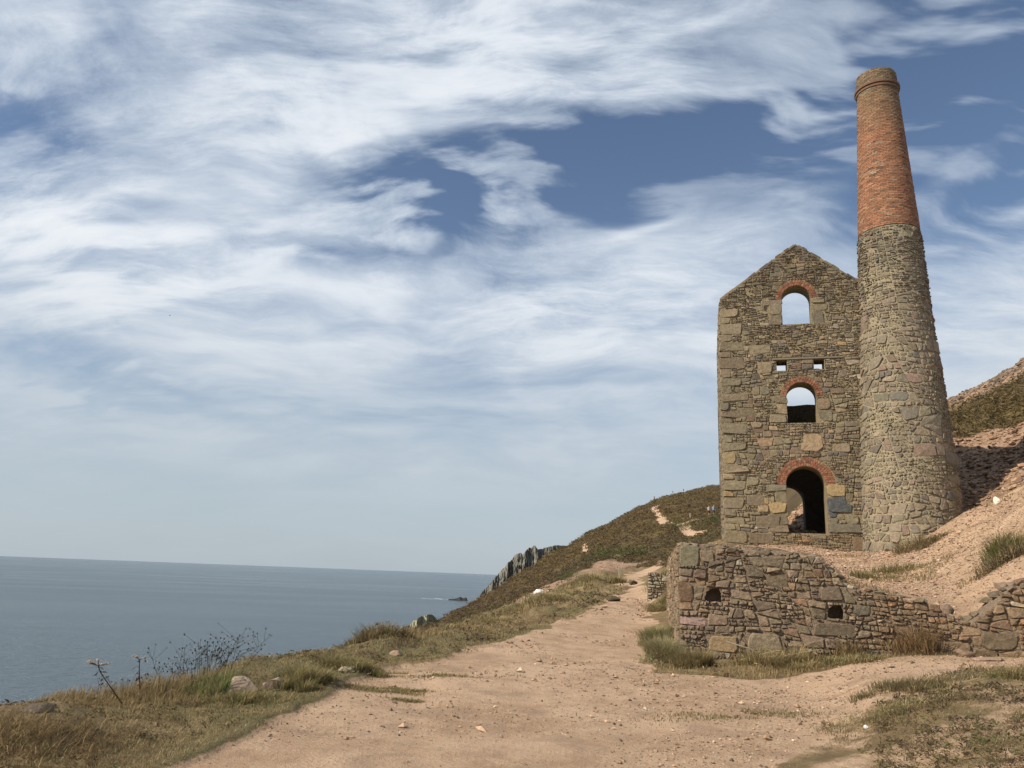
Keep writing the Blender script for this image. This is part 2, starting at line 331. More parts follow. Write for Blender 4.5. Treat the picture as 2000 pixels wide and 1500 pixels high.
TERR=[(8.9,32.4,3.03),(3.86,17.58,2.32),(4.81,17.55,2.27),(5.59,26.93,2.22),(10.14,30.88,2.95),(8.11,24.7,2.6),(13.39,29.72,2.82),(10.65,25.9,2.4),(8.14,20.44,2.08),(6.96,16.6,1.62),(8.96,21.18,1.92),(12.73,26.05,2.61),(13.99,28.22,2.95),(15.06,27.1,3.47),(16.06,27.68,4.1),(16.81,26.64,4.44),(16.49,25.06,4.57),(12.84,19.68,2.99),(11.9,19.68,2.46),(10.85,19.71,1.93),(10.95,22.47,2.06),(7.85,16.2,1.42),(8.63,15.8,1.15),(8.99,15.83,1.06),(9.84,16.25,1.52),(10.08,15.63,1.75),(10.88,16.78,2.26),(12.31,33.83,3.4),(11.69,38.25,3.5),(16.27,36.54,4.0),(9.26,35.82,3.3),(6.93,31.24,2.4),(7.0,29.17,2.6),(11.39,14.58,2.0),(14.78,18.91,4.0),(19.7,25.22,6.5),(14.17,11.89,2.0),(18.39,15.43,4.0),(24.51,20.57,6.5),(18.43,1.61,2.0),(23.91,2.09,4.0),(31.88,2.79,6.5),(18.54,57.06,6.0),(30.9,95.11,13.0),(61.8,190.21,28.0),(132.88,408.95,52.0),(16.48,42.94,5.5),(21.5,56.01,9.2),(35.84,93.36,16.5),(71.67,186.72,28.0),(154.1,401.44,50.0),(19.44,41.69,7.0),(26.2,56.19,12.0),(46.49,99.69,19.0),(181.73,389.71,50.0),(30.98,53.71,14.31),(36.18,57.58,16.93),(42.13,62.05,19.89),(24.41,42.49,9.98),(24.8,39.92,9.55),(27.83,41.54,10.94),(22.54,38.95,8.38),(22.61,36.57,7.9),(23.3,34.95,8.39),(18.88,32.4,5.34),(19.49,31.45,5.48),(20.41,30.86,6.26),(24.63,31.52,9.0),(30.78,39.4,14.5),(46.17,59.1,23.0),(73.88,94.56,28.0),(264.73,338.84,60.0),(30.64,25.71,9.0),(38.3,32.14,14.5),(57.45,48.21,23.0),(91.93,77.13,28.0),(329.4,276.4,60.0),(37.59,13.68,9.0),(46.98,17.1,14.5),(70.48,25.65,23.0),(112.76,41.04,28.0),(404.07,147.07,60.0),(39.85,3.49,9.0),(49.81,4.36,14.5),(74.71,6.54,23.0),(119.54,10.46,28.0),(428.36,37.48,60.0),(51.74,79.67,22.0),(46.06,83.09,17.0),(208.47,376.09,50.0),(234.19,360.63,60.0),(232.94,869.33,60.0),(322.53,840.22,60.0),(436.33,787.16,60.0),(578.51,689.44,60.0),(896.58,78.44,60.0),(12.03,64.89,2.65),(13.46,70.73,3.03),(12.12,58.76,2.83),(9.57,59.23,2.08),(15.74,93.69,5.74),(20.36,92.79,5.88),(27.91,126.97,10.66),(32.04,120.82,11.05),(35.42,133.38,13.91),(41.91,215.97,20.64),(15.69,57.91,4.48),(16.96,73.06,4.33),(22.64,92.26,7.11),(70.07,373.48,38.98),(91.09,485.53,31.38),(165.96,884.57,40.0),(93.19,399.27,46.66),(121.15,519.05,38.46),(204.56,876.44,40.0),(115.71,414.14,52.58),(150.42,538.38,43.98),(242.18,866.8,40.0)]
PATH = [(-2.6,.4),(-2.66,7.1),(-2.52,8.35),(-2.35,10.02),(-2.18,11.23),(-2.08,12.19),(-1.71,13.98),(-1.04,15.31),(-.33,17.48),(.48,20.0),(1.41,22.93),(2.86,27.23),(4.01,31.58),(6.26,39.5),(6.66,43.78),(6.63,47.58),(7.17,51.41),(10.28,63.6),(13.52,70.34),(12.63,63.98),(9.78,55.7),(8.1,49.17),(7.11,39.35),(6.0,32.78),(5.5,29.0),(4.6,25.3),(3.05,16.86),(2.85,14.9),(3.48,14.38),(4.33,13.96),(5.71,14.38),(6.74,14.64),(7.89,14.89),(9.28,14.74),(12,14.0),(14,12.6),(9.5,13.6),(7.59,13.27),(6.42,12.03),(5.18,10.73),(4.61,10.37),(4.1,9.95),(3.47,9.12),(2.69,7.99),(1.9,6.4),(1.4,.4)]
TRAILS = [([(54.4,290),(48.1,257.3),(43.8,231.3),(37,190.9),(29.6,147.5),(27.7,134.1)],.9,1.3),([(26.3,118.3),(24.7,110.3),(24.1,103.6),(24.2,96.7)],.9,.8),([(18.4,182.7),(15.9,162.4),(13.6,134),(11.7,114.8)],.45,.5),([(26.6,136),(30.3,131.2)],1.6,2.2),([(26.8,122),(29,129)],1.3,1.6)]
SCREE_FAR = [(6.35,69.3),(7.96,76.4),(10.5,80.9),(11.7,87.8),(11.3,77.9),(11.9,74.9),(7.55,61.1),(5.84,59.6)]
GULLY = [(.69,41.5),(2.16,48.4),(4.21,60.5),(5.28,61.9)]
WALL_C = np.array([3.59, 16.62]); WALL_L = np.array([5.55, 27.4])
WU = np.array([.9613, -.2756]); WN = np.array([.2756, .9613])      # along the front wall, and in behind it
def rbf(P, c=.25):
    P = np.array(P)
    def key(x, y): return np.stack([np.degrees(np.arctan2(x, y))/7.0, 3.2*np.log(np.maximum(np.hypot(x, y), .3))], -1)
    k = key(P[:, 0], P[:, 1]); D = np.sqrt(((k[:, None]-k[None])**2).sum(-1)+c*c); n = len(P)
    w = np.linalg.solve(np.block([[D, np.ones((n, 1))], [np.ones((1, n)), np.zeros((1, 1))]]), np.append(P[:, 2], 0))
    def f(x, y):
        q = key(x, y).reshape(-1, 2); o = np.empty(len(q))
        for i in range(0, len(q), 20000): o[i:i+20000] = np.sqrt(((q[i:i+20000, None]-k[None])**2).sum(-1)+c*c)@w[:-1]+w[-1]
        return o.reshape(np.shape(x))
    return f
def sdf(x, y, poly, closed=True):
    """distance to a polygon (negative inside) or to a polyline"""
    P = np.array(poly, float); Q = np.roll(P, -1, 0)
    if not closed: P, Q = P[:-1], P[1:]
    d = np.full(x.shape, 1e9); ins = np.zeros(x.shape, bool)
    for a, b in zip(P, Q):
        e = b-a; t = np.clip(((x-a[0])*e[0]+(y-a[1])*e[1])/(e@e+1e-9), 0, 1)
        d = np.minimum(d, np.hypot(x-a[0]-t*e[0], y-a[1]-t*e[1]))
        if closed: ins ^= ((a[1] > y) != (b[1] > y)) & (x < (b[0]-a[0])*(y-a[1])/(b[1]-a[1]+1e-12)+a[0])
    return np.where(ins, -d, d)
NA, NR = 800, 640
AZD = np.linspace(-62, 72, NA); LRG = np.linspace(math.log(.6), math.log(900), NR)
def smooth(z, k, it):
    for _ in range(it):
        for ax in (0, 1):
            p = np.pad(z, [(k, k) if i == ax else (0, 0) for i in range(2)], mode='edge')
            z = sum(np.take(p, np.arange(z.shape[ax])+d, ax) for d in range(2*k+1))/(2*k+1)
    return z
def build_land():
    ca = np.array([c[0] for c in COLS]); kr = np.log(np.array([[k[0] for k in c[1]] for c in COLS])); kz = np.array([[k[1] for k in c[1]] for c in COLS])
    r0 = np.array([.5, .8, 1.2, 1.8, 2.7, 4, 5.6]); z = np.empty((NR, NA))
    for j, a in enumerate(AZD):
        lr = np.append(np.log(r0), [np.interp(a, ca, kr[:, i]) for i in range(kr.shape[1])])
        zz = np.append(0*r0, [np.interp(a, ca, kz[:, i]) for i in range(kr.shape[1])])
        z[:, j] = EYE+np.exp(LRG)*np.interp(LRG, lr, (zz-EYE)/np.exp(lr))
    z = smooth(z, 3, 2)
    A, Rr = np.meshgrid(np.radians(AZD), np.exp(LRG)); x = Rr*np.sin(A); y = Rr*np.cos(A); ad = np.degrees(A)
    m = S((ad-9)/4)*S((34-Rr)/10)
    z = z*(1-m)+rbf(NEAR)(x, y)*m
    df = (x-WALL_C[0])*WN[0]+(y-WALL_C[1])*WN[1]-.38
    LD = (WALL_L-WALL_C)/np.linalg.norm(WALL_L-WALL_C); dl = (x-WALL_C[0])*LD[1]-(y-WALL_C[1])*LD[0]-.38
    wl = np.interp(Rr, [17, 28, 34, 60], [.16, .3, 3, 14])
    B = S(df/.16+.5)*S(dl/wl+.5)
    B = B*(1-S((Rr-45)/30)*(1-S((ad-16)/2.5)))
    z = z*(1-B)+rbf(TERR)(x, y)*B
    # cover
    w = Rr/14
    dp = sdf(x, y, PATH)+fbm(x*1.1, y*1.1, 4, 3)*.35*np.clip(w, .6, 3)
    path = S(.5-dp/(.28*np.clip(w, .7, 4)))
    for pts, wd, _ in TRAILS:
        path = np.maximum(path, S(.5-(sdf(x, y, pts, False)-wd+fbm(x*.3, y*.3, 3, 8)*wd*.6)/(wd*.5)))
    rb = np.interp(ad, [-62, -7, -6, -3, .4, 2.3, 4.5, 6.8, 9.7, 11.6, 13.5, 15, 19, 30, 72], [12, 25, 31, 40, 46, 56, 66, 80, 74, 58, 46, 42, 44, 47, 47])
    heath = S((np.log(Rr)-np.log(rb)+fbm(x*.15, y*.15, 4, 5)*.12)/.07+.5)
    scree = S(.5-(sdf(x, y, SCREE_FAR)+fbm(x*.4, y*.4, 3, 6)*2)/1.5)
    scree = np.maximum(scree, S(.5-(sdf(x, y, GULLY, False)-1.3+fbm(x*.7, y*.7, 3, 16)*1.4)/.8))
    bank = S((ad-17)/2)*S((Rr-34.0)/1.0)*S((47.5+fbm(x*.12, y*.12, 4, 9)*3-Rr)/1.2)     # eroded bank behind the stack
    crest = S((ad-24)/3)*S((Rr-57.5-fbm(x*.1, y*.1, 3, 12)*2)/1.5)                          # spoil along the crest
    scree = np.maximum(scree, np.maximum(bank, crest)); heath = heath*(1-bank)*(1-crest)
    terr = B*S((35.5-Rr)/2)
    path = np.maximum(path, terr*S((ad-11)/2)); scree = np.maximum(scree, .35*terr)*(1-path*.0)
    path = path*(1-np.clip(bank+crest, 0, 1))
    soil = S((ad-14)/3)*S((15.5-Rr)/1.5)*(1-B)*S((fbm(x*.9, y*.9, 4, 44)+.35)/.5)*.47      # bare soil between the right-hand turf
    path = np.maximum(path, soil)
    green = S((fbm(x*.35, y*.35, 3, 21)+.15)/.5)*S((ad+30)/8)*S((9-ad)/5)*.7
    # roughness of the land
    near = (1-path)*(1-heath)*(1-scree)
    z = z+path*(1-terr)*(fbm(x*.9, y*.9, 4, 31)*.022+fbm(x*4, y*4, 3, 32)*.007)
    z = z+terr*(fbm(x*.5, y*.5, 4, 33)*.06+fbm(x*3, y*3, 3, 34)*.02)
    amp = np.clip(np.abs(dp)/1.2, .15, 1)
    z = z+near*amp*np.clip(Rr/12, .5, 3)*(fbm(x*.8, y*.8, 4, 35)*.13+fbm(x*2.6, y*2.6, 3, 36)*.07)
    z = z+heath*(1-path)*(fbm(x*.09, y*.09, 5, 37)*np.clip(Rr*.009, .2, 1.3)+fbm(x*.5, y*.5, 4, 38)*.45)
    z = z+scree*(1-terr)*(np.abs(fbm(x*.35, y*.35, 4, 39))*.9+fbm(x*1.6, y*1.6, 3, 40)*.16)*np.where(ad > 14, 1, .35)
    z = z+S((.55-dp)/.5)*S((dp+.05)/.12)*(1-heath)*(1-B)*S((40-Rr)/10)*S((2-ad)/6)*.05        # turf lip over the path
    return x, y, z, ad, Rr, np.clip(path, 0, 1), heath, np.clip(scree, 0, 1), green, B
GX, GY, GZ, GAD, GRR, G_PATH, G_HEATH, G_SCREE, G_GREEN, G_B = build_land()
def gather(G, x, y):
    fi = (np.log(np.maximum(np.hypot(x, y), .61))-LRG[0])/(LRG[1]-LRG[0]); fj = (np.degrees(np.arctan2(x, y))-AZD[0])/(AZD[1]-AZD[0])
    fi = np.clip(fi, 0, NR-1.001); fj = np.clip(fj, 0, NA-1.001); i = fi.astype(int); j = fj.astype(int); u = fi-i; v = fj-j
    return G[i, j]*(1-u)*(1-v)+G[i+1, j]*u*(1-v)+G[i, j+1]*(1-u)*v+G[i+1, j+1]*u*v
def gz(x, y): return float(gather(GZ, np.array([float(x)]), np.array([float(y)]))[0])
def land_objects():
    V = np.stack([GX, GY, GZ], -1).reshape(-1, 3)
    idx = np.arange(NR*NA).reshape(NR, NA)
    Q = np.stack([idx[:-1, :-1], idx[:-1, 1:], idx[1:, 1:], idx[1:, :-1]], -1).reshape(-1, 4)
    p = V[Q]; fn = np.cross(p[:, 2]-p[:, 0], p[:, 3]-p[:, 1]); vn = np.zeros_like(V)
    for k in range(4): np.add.at(vn, Q[:, k], fn)
    sgn = -1.0 if vn[:, 2].mean() < 0 else 1.0
    vn *= sgn
    if sgn < 0: Q = Q[:, ::-1].copy()
    vn /= np.linalg.norm(vn, axis=1)[:, None]+1e-12
    col = np.stack([G_PATH, G_HEATH, G_SCREE, G_GREEN], -1).reshape(-1, 4)
    fq = lambda G: G.reshape(-1)[Q].mean(1)
    fp, fh, fs, fb, fr, fa = fq(G_PATH), fq(G_HEATH), fq(G_SCREE), fq(G_B), fq(GRR), fq(GAD)
    kind = np.full(len(Q), 0)
    kind[fh > .5] = 1; kind[(fa < -6.2) & (fh > .3)] = 4
    kind[fs > .5] = 2; kind[(fb > .5) & (fr < 36)] = 2
    kind[(fp > .5) & ~((fb > .5) & (fr < 36))] = 3
    info = [('grass_verge', 'dry turf verge with tufts between the sandy path and the cliff edge', 'ground'),
            ('hillside', 'brown and olive heather hillside rising behind the engine house', 'hill'),
            ('gravel_slope', 'pinkish gravel and scree slope around the foot of the chimney', 'ground'),
            ('path', 'wide sandy footpath leading from the foreground past the stone wall', 'path'),
            ('cliff', 'steep ground falling from the grassy edge to the sea', 'cliff')]
    for k, (nm, lab, cat) in enumerate(info):
        F = Q[kind == k]; u, inv = np.unique(F, return_inverse=True)
        me = np_mesh(nm, V[u], [inv.reshape(F.shape)], col[u], 'mask', True)
        me.normals_split_custom_set_from_vertices(vn[u].tolist())
        link(nm, me, M_GROUND, kind='structure', label=lab, category=cat)
land_objects()

# ------------------------------------------------------------------ sea
def sea():
    m, b, p, pos = material("sea_water")
    st = b.n('Mapping', Rotation=(0, 0, rad(20)), Scale=(1, 2.4, 1)); b.set(st, 'Vector', pos)
    w1 = b.noise(st.outputs[0], .09, 6, .62, .3); w2 = b.noise(st.outputs[0], .55, 4, .6)
    st2 = b.n('Mapping', Rotation=(0, 0, rad(-8)), Scale=(.35, 1.6, 1)); b.set(st2, 'Vector', pos)
    big = b.noise(st2.outputs[0], .0035, 5, .6, .5)
    b.set(p, 'Base Color', b.mix(b.ramp(big, .38, .64), (.046, .076, .100, 1), (.060, .092, .116, 1)))
    b.set(p, 'Roughness', b.ramp(big, .35, .65, .16, .26)); p.inputs['Specular IOR Level'].default_value = .42
    p.inputs['IOR'].default_value = 1.33
    h = b.math('ADD', b.math('MULTIPLY', w1, 4.5), b.math('MULTIPLY', w2, 1.1))
    bump(b, p, h, 1.0, 1.0)
    V = []; ang = np.radians(np.linspace(-100, 100, 41)); rs = [20, 200, 1000, 5000, 28000]
    for r in rs:
        for a in ang: V.append((r*math.sin(a), r*math.cos(a), -56.0))
    n = len(ang); F = np.array([(i*n+j, i*n+j+1, (i+1)*n+j+1, (i+1)*n+j) for i in range(len(rs)-1) for j in range(n-1)])[:, ::-1]
    link('sea', np_mesh('sea', V, [F.copy()]), m, kind='structure', label='calm grey blue sea out to the horizon', category='sea')
    # foam streak beside the rock
    fm, b, p, pos = material("sea_foam_mat"); b.set(p, 'Base Color', (.62, .68, .72)); b.set(p, 'Roughness', .6)
    rg = np.random.default_rng(3); G = Geo(); c = np.array([-142.0, 1716.0])
    for k in range(46):
        q = c+np.array([rg.normal(-6, 16), rg.normal(0, 16)]); s = rg.uniform(1.0, 4.5)*np.exp(-abs(q[0]-c[0])/60)
        a = np.linspace(0, 2*np.pi, 8)[:-1]; rr = s*rg.uniform(.5, 1, 7)
        P = np.stack([q[0]+rr*2.2*np.cos(a), q[1]+rr*np.sin(a), np.full(7, -55.9+.004*k)], -1)
        G.add(np.vstack([P, [[q[0], q[1], -55.9+.004*k]]]), [np.array([(i, (i+1) % 7, 7) for i in range(7)])], (.6, .66, .7))
    G.obj('sea_foam', fm, kind='stuff', label='white foam streak washing around the sea rock', category='foam')
sea()

# ------------------------------------------------------------------ distant rock
def craggy(name, top, depth, zbase, mat, cols, seed, run=1.0, rows=44, ridge=1.0, **props):
    """a cliff: silhouette points (x,y,z) give the crest; the face falls towards the camera with crags, the back falls away"""
    T = np.array(top, float); d = np.concatenate([[0], np.cumsum(np.hypot(*np.diff(T[:, :2], axis=0).T)+np.abs(np.diff(T[:, 2]))*.5)])
    n = 220; t = np.linspace(0, d[-1], n); C = np.stack([np.interp(t, d, T[:, i]) for i in range(3)], -1)
    away = C[n//2, :2]/np.linalg.norm(C[n//2, :2]); V = []; cc = []
    hh = (T[:, 2].max()-zbase)
    for i in range(rows):
        s = i/(rows-1)
        if s < .25:      # back slope
            k = 1-s/.25; drop = k**1.3*.7; off = k*depth*.8
        else:
            k = (s-.25)/.75; drop = k; off = -k**1.15*depth*run
        z = C[:, 2]-(C[:, 2]-zbase)*drop
        u = t/hh*9
        cr = (np.abs(fbm(u*1.8+z/hh*3.0, z/hh*11.0, 5, seed, .62))*2.0-.5)*ridge*hh*.10
        cr2 = fbm(u*6, z/hh*24, 3, seed+5)*ridge*hh*.03
        off2 = off-(cr+cr2)*min(1, 6*abs(s-.25)+.35)
        zz = z+fbm(u*2.6, z*0+i*.35, 3, seed+9)*ridge*hh*.018*(1 if i < rows-1 else 0)
        V.append(np.stack([C[:, 0]+away[0]*off2, C[:, 1]+away[1]*off2, zz], -1))
        tone = np.clip(.5+fbm(u*1.5, z/hh*5, 4, seed+13)*.9, 0, 1)[:, None]
        cc.append(np.array(cols[0])*(1-tone)+np.array(cols[1])*tone)
    V = np.concatenate(V); idx = np.arange(rows*n).reshape(rows, n)
    F = np.stack([idx[:-1, :-1], idx[:-1, 1:], idx[1:, 1:], idx[1:, :-1]], -1).reshape(-1, 4)[:, ::-1]
    return piece(name, V, [F.copy()], mat, None, np.concatenate(cc), False, True, **props)
HEAD = [(-22.9,619.6,-19),(-18.1,619.7,-14.3),(-13.9,629.8,-8.6),(-9.3,629.9,-3.8),(-4.4,640,2.2),(-.5,640,7.1),(2.2,640,10),(5.4,650,13.1),(7.4,650,17.6),(12.7,649.9,19.3),(14,649.8,17.6),(16,649.8,19.4),(17.7,654.8,21.9),(21.2,659.7,24.2),(24.5,659.5,25.0),(26.3,659.5,23.2),(30.7,664.3,23.8),(37.3,669,25.9),(46.5,678.4,27.4),(58.2,687.5,27.8),(77.8,705.7,29.1)]
craggy('headland', HEAD, 60, -58, M_FARROCK, [(.085, .08, .066), (.185, .175, .145)], 50, 1.5, ridge=.85, kind='structure',
       label='far grey rocky headland cliff behind the heather slope', category='headland')
SROCK = [(-114.3,1664,-56.4),(-112.3,1664,-53.7),(-105.9,1665,-53.2),(-98.4,1665,-52.2),(-93.1,1665,-50.4),(-91,1665,-49.0),(-88.9,1665,-47.6),(-86.6,1666,-50.2),(-82.2,1666,-51),(-78,1666,-48.9),(-75.2,1666,-51.5),(-73.3,1666,-57)]
craggy('sea_rock', SROCK, 16, -58, M_FARROCK, [(.018, .018, .018), (.05, .048, .043)], 61, .8, rows=26, ridge=.5,
       label='small dark rock standing out of the sea', category='rock')
OUTC = [(-6.9,46,-3.6),(-6.5,46,-2.5),(-6.1,46.4,-1.95),(-5.8,47.2,-1.6),(-5.5,48.4,-1.45),(-5.1,48.7,-1.1),(-4.9,49.6,-1.05),(-4.65,49.8,-.95),(-4.4,50.6,-.95),(-4.1,51.6,-1.3),(-3.7,53.4,-1.7)]
craggy('rock_outcrop', OUTC, 2.6, -5.5, attr_mat("lichen_rock", 1.6, .5, .9, .12, .6), [(.17, .16, .10), (.34, .32, .21)], 71, 2.6, ridge=.8,
       label='pale lichen covered rock outcrop at the cliff edge below the heather', category='rock')

# ------------------------------------------------------------------ masonry: every stone a cut convex block
def clip(P, n, d):
    """part of convex polygon P with n.p <= d"""
    s = P@n-d; out = []
    for i in range(len(P)):
        j = (i+1) % len(P)
        if s[i] <= 0: out.append(P[i])
        if (s[i] < 0) != (s[j] < 0) and s[i] != s[j]: out.append(P[i]+(P[j]-P[i])*s[i]/(s[i]-s[j]))
    return np.array(out) if len(out) > 2 else None
def area(P):
    if P is None: return 0.0
    x, y = P[:, 0], P[:, 1]; return .5*abs(np.dot(x, np.roll(y, -1))-np.dot(y, np.roll(x, -1)))
def inset(P, j):
    c = P.mean(0); Q = P
    for i in range(len(P)):
        a, b = P[i], P[(i+1) % len(P)]; e = b-a; L = np.hypot(*e)
        if L < 1e-6: continue
        n = np.array([e[1], -e[0]])/L
        if n@(c-a) > 0: n = -n
        Q = clip(Q, n, n@a-j)
        if Q is None: return None
    return Q
def cut(P, rg, size, out, th=None):
    """split a wall outline: first into patches, then every patch into stones of its own coarseness"""
    lo, hi = P.min(0), P.max(0); w, h = hi-lo; hm, hM, a0, a1, sk = size(*(lo+hi)/2)
    if th is None and h <= hM*rg.uniform(1.1, 2.2) and w <= hM*rg.uniform(2.2, 4.5): th = math.exp(rg.uniform(math.log(hm), math.log(hM)))
    if th is None:
        horiz = h > w*rg.uniform(.45, .9)
    elif h > th*1.45: horiz = True
    elif w > h*rg.uniform(a0, a1): horiz = False
    else: out.append(P); return
    if horiz:
        t = rg.uniform(.34, .66); c = lo+np.array([.5*w, t*h]); ang = rg.normal(0, sk*(.07 if th else .10))
        n = np.array([-math.sin(ang), math.cos(ang)])
    else:
        t = rg.uniform(.3, .7); c = lo+np.array([t*w, .5*h]); ang = rg.normal(0, .20*sk)
        n = np.array([math.cos(ang), math.sin(ang)])
    for s in (1, -1):
        Q = clip(P, n*s, (n@c)*s)
        if area(Q) > .0008: cut(Q, rg, size, out, th if th is None else th*rg.uniform(.8, 1.2))
def masonry(poly, seed, size, rects=(), arcs=(), big=()):
    """cut a wall outline into stones round openings (rects, arcs) and chosen big blocks"""
    rg = np.random.default_rng(seed); cells = []
    P = np.array(poly, float)
    # lay courses in patches first so that no joint runs right across
    lo, hi = P.min(0), P.max(0)
    cut(P, rg, size, cells); out = []
    obs = [np.array(r, float) for r in list(rects)+list(big)]
    for C in cells:
        ok = True
        for r in obs:
            if C is None: break
            a, b = C.min(0), C.max(0)
            if b[0] <= r[0] or a[0] >= r[2] or b[1] <= r[1] or a[1] >= r[3]: continue
            best = None
            for n, d in (((1, 0), r[0]), ((-1, 0), -r[2]), ((0, 1), r[1]), ((0, -1), -r[3])):
                Q = clip(C, np.array(n, float), d)
                if area(Q) > area(best): best = Q
            C = best
        for cu, cv, rr in arcs:
            if C is None: break
            q = C.mean(0)-(cu, cv); L = np.hypot(*q)+1e-9
            if q[1] < -.05 or L-np.ptp(C, axis=0).max() > rr: continue
            n = -q/L; C = clip(C, n, n@np.array([cu, cv])-rr)
        if C is not None and area(C) > .0012: out.append(C)
    for r in big:
        out.append(np.array([(r[0], r[1]), (r[2], r[1]), (r[2], r[3]), (r[0], r[3])], float)+rg.normal(0, .03, (4, 2)))
    return out
def stone_mesh(P, rg, joint, prot, maps, soft=1.0, back=.05, cutc=(.05, .26)):
    Q = inset(P, joint*rg.uniform(.35, .65))
    if Q is None or area(Q) < .0006: return None
    if len(Q) > 6:
        L = np.hypot(*(np.roll(Q, -1, 0)-Q).T); keep = np.argsort(-L)[:6]; Q = Q[np.sort(keep)]
        if len(Q) < 3 or area(Q) < .0006: return None
    pts = []
    n = len(Q)
    for i in range(n):
        a, b, c = Q[i-1], Q[i], Q[(i+1) % n]
        t = rg.uniform(*cutc); s = min(np.hypot(*(a-b)), np.hypot(*(c-b)))*t
        pts.append(b+(a-b)/(np.hypot(*(a-b))+1e-9)*s); pts.append(b+(c-b)/(np.hypot(*(c-b))+1e-9)*s)
    R = np.array(pts); m = len(R); sz = math.sqrt(area(R)+1e-9)
    R = R+rg.normal(0, .03*sz, R.shape)
    c = R.mean(0); h = prot*rg.uniform(.55, 1.3)
    ch = np.clip(min(.022*soft, .16*sz)/(np.hypot(*(R-c).T)+1e-6), .03, .4)[:, None]
    R2 = R+(c-R)*ch
    tilt = rg.normal(0, .10, 2)
    face = h+((R2-c)@tilt)*.6+rg.normal(0, .10*h+.003, m)
    U = np.vstack([np.c_[R, np.full(m, -back)], np.c_[R, np.full(m, h*.35)], np.c_[R2, np.maximum(face, h*.4)], [[c[0], c[1], h*rg.uniform(1.0, 1.25)]]])
    i = np.arange(m); j = (i+1) % m
    q = np.concatenate([np.stack([i, j, j+m, i+m], -1), np.stack([i+m, j+m, j+2*m, i+2*m], -1)])
    t = np.stack([i+2*m, j+2*m, np.full(m, 3*m)], -1)
    sgn = np.sum(R[i, 0]*R[j, 1]-R[j, 0]*R[i, 1])
    if sgn < 0: q = q[:, ::-1].copy(); t = t[:, ::-1].copy()
    return maps(U), [q, t]
def pick(rg, pal):
    w = np.array([p[0] for p in pal], float); k = rg.choice(len(pal), p=w/w.sum())
    return np.array(pal[k][1])*rg.uniform(.84, 1.18)*(1+rg.normal(0, .02, 3))
def lay(parent, cells, seed, maps, mat, pal, joint, prot, keep, name='stone', rest='rubble_stones', rest_label=None, soft=1.0, seen=None, tone=None):
    """the largest stones become parts of their own, the small fill one part"""
    rg = np.random.default_rng(seed); L = []
    for C in cells:
        g = stone_mesh(C, rg, joint, prot*rg.uniform(.5, 1.4), maps, soft)
        if g is None: continue
        col = pick(rg, pal)
        if tone is not None: col = tone(C.mean(0), col, rg)
        w = area(C)*(seen(C.mean(0)) if seen else 1.0)
        L.append((w, g[0], g[1], np.clip(col, .01, .8)))
    L.sort(key=lambda a: -a[0])
    for w, V, F, c in L[:keep]: piece(name, V, F, mat, parent, c)
    if len(L) > keep:
        G = Geo()
        for w, V, F, c in L[keep:]: G.add(V, F, c)
        G.obj(rest, mat, parent, kind='stuff')
    return len(L)
def slab(name, outer, holes, maps, d0, d1, mat, parent=None, **props):
    """a wall panel of real thickness with openings"""
    loops = [np.array(outer, float)]+[np.array(h, float) for h in holes]
    flat = np.concatenate(loops); n = len(flat)
    tri = np.array(tessellate_polygon([[Vector((p[0], p[1], 0)) for p in l] for l in loops]))
    # orientation
    a, b, c = flat[tri[:, 0]], flat[tri[:, 1]], flat[tri[:, 2]]
    s = (b[:, 0]-a[:, 0])*(c[:, 1]-a[:, 1])-(b[:, 1]-a[:, 1])*(c[:, 0]-a[:, 0]); tri[s < 0] = tri[s < 0][:, ::-1]
    V = np.vstack([maps(np.c_[flat, np.full(n, d0)]), maps(np.c_[flat, np.full(n, d1)])])
    Q = []; o = 0
    for l in loops:
        k = np.arange(len(l)); k2 = (k+1) % len(l); Q.append(np.stack([k+o, k2+o, k2+o+n, k+o+n], -1)); o += len(l)
    me_obj = piece(name, V, [np.concatenate(Q), tri, tri[:, ::-1]+n], mat, parent, (.2, .2, .2), **props)
    bm = bmesh.new(); bm.from_mesh(me_obj.data); bmesh.ops.recalc_face_normals(bm, faces=bm.faces); bm.to_mesh(me_obj.data); bm.free()
    return me_obj
def arch_loop(cu, sill, spring, r, n=18, jl=0.0):
    a = np.linspace(0, math.pi, n)
    return [(cu-r+jl, sill), (cu+r-jl, sill)]+[(cu+r*math.cos(t), spring+r*math.sin(t)) for t in a]
def brick_arch(name, parent, cu, spring, r0, rings, nb, maps, seed, pal):
    rg = np.random.default_rng(seed); th = .123
    e = None
    W = Geo()
    a = np.linspace(0, math.pi, 28); ro = r0+rings*th
    lp = [(cu+ro*math.cos(t), spring+ro*math.sin(t)) for t in a]+[(cu+r0*math.cos(t), spring+r0*math.sin(t)) for t in a[::-1]]
    e = slab(name, lp, [], maps, -.30, .004, M_BRICKMORTAR, parent)
    for k in range(rings):
        n = nb+int(k*nb*.16); off = rg.uniform(0, .5)
        ed = np.linspace(0, math.pi, n+1)
        for i in range(n):
            t0, t1 = ed[i], ed[i+1]; ra, rb2 = r0+k*th, r0+(k+1)*th
            P = np.array([(cu+ra*math.cos(t0), spring+ra*math.sin(t0)), (cu+rb2*math.cos(t0), spring+rb2*math.sin(t0)), (cu+rb2*math.cos(t1), spring+rb2*math.sin(t1)), (cu+ra*math.cos(t1), spring+ra*math.sin(t1))])
            g = stone_mesh(P, rg, .013, .014, maps, .35, .05, (.05, .12))
            if g is None: continue
            piece('brick', g[0], g[1], M_BRICK, e, pick(rg, pal))
    return e
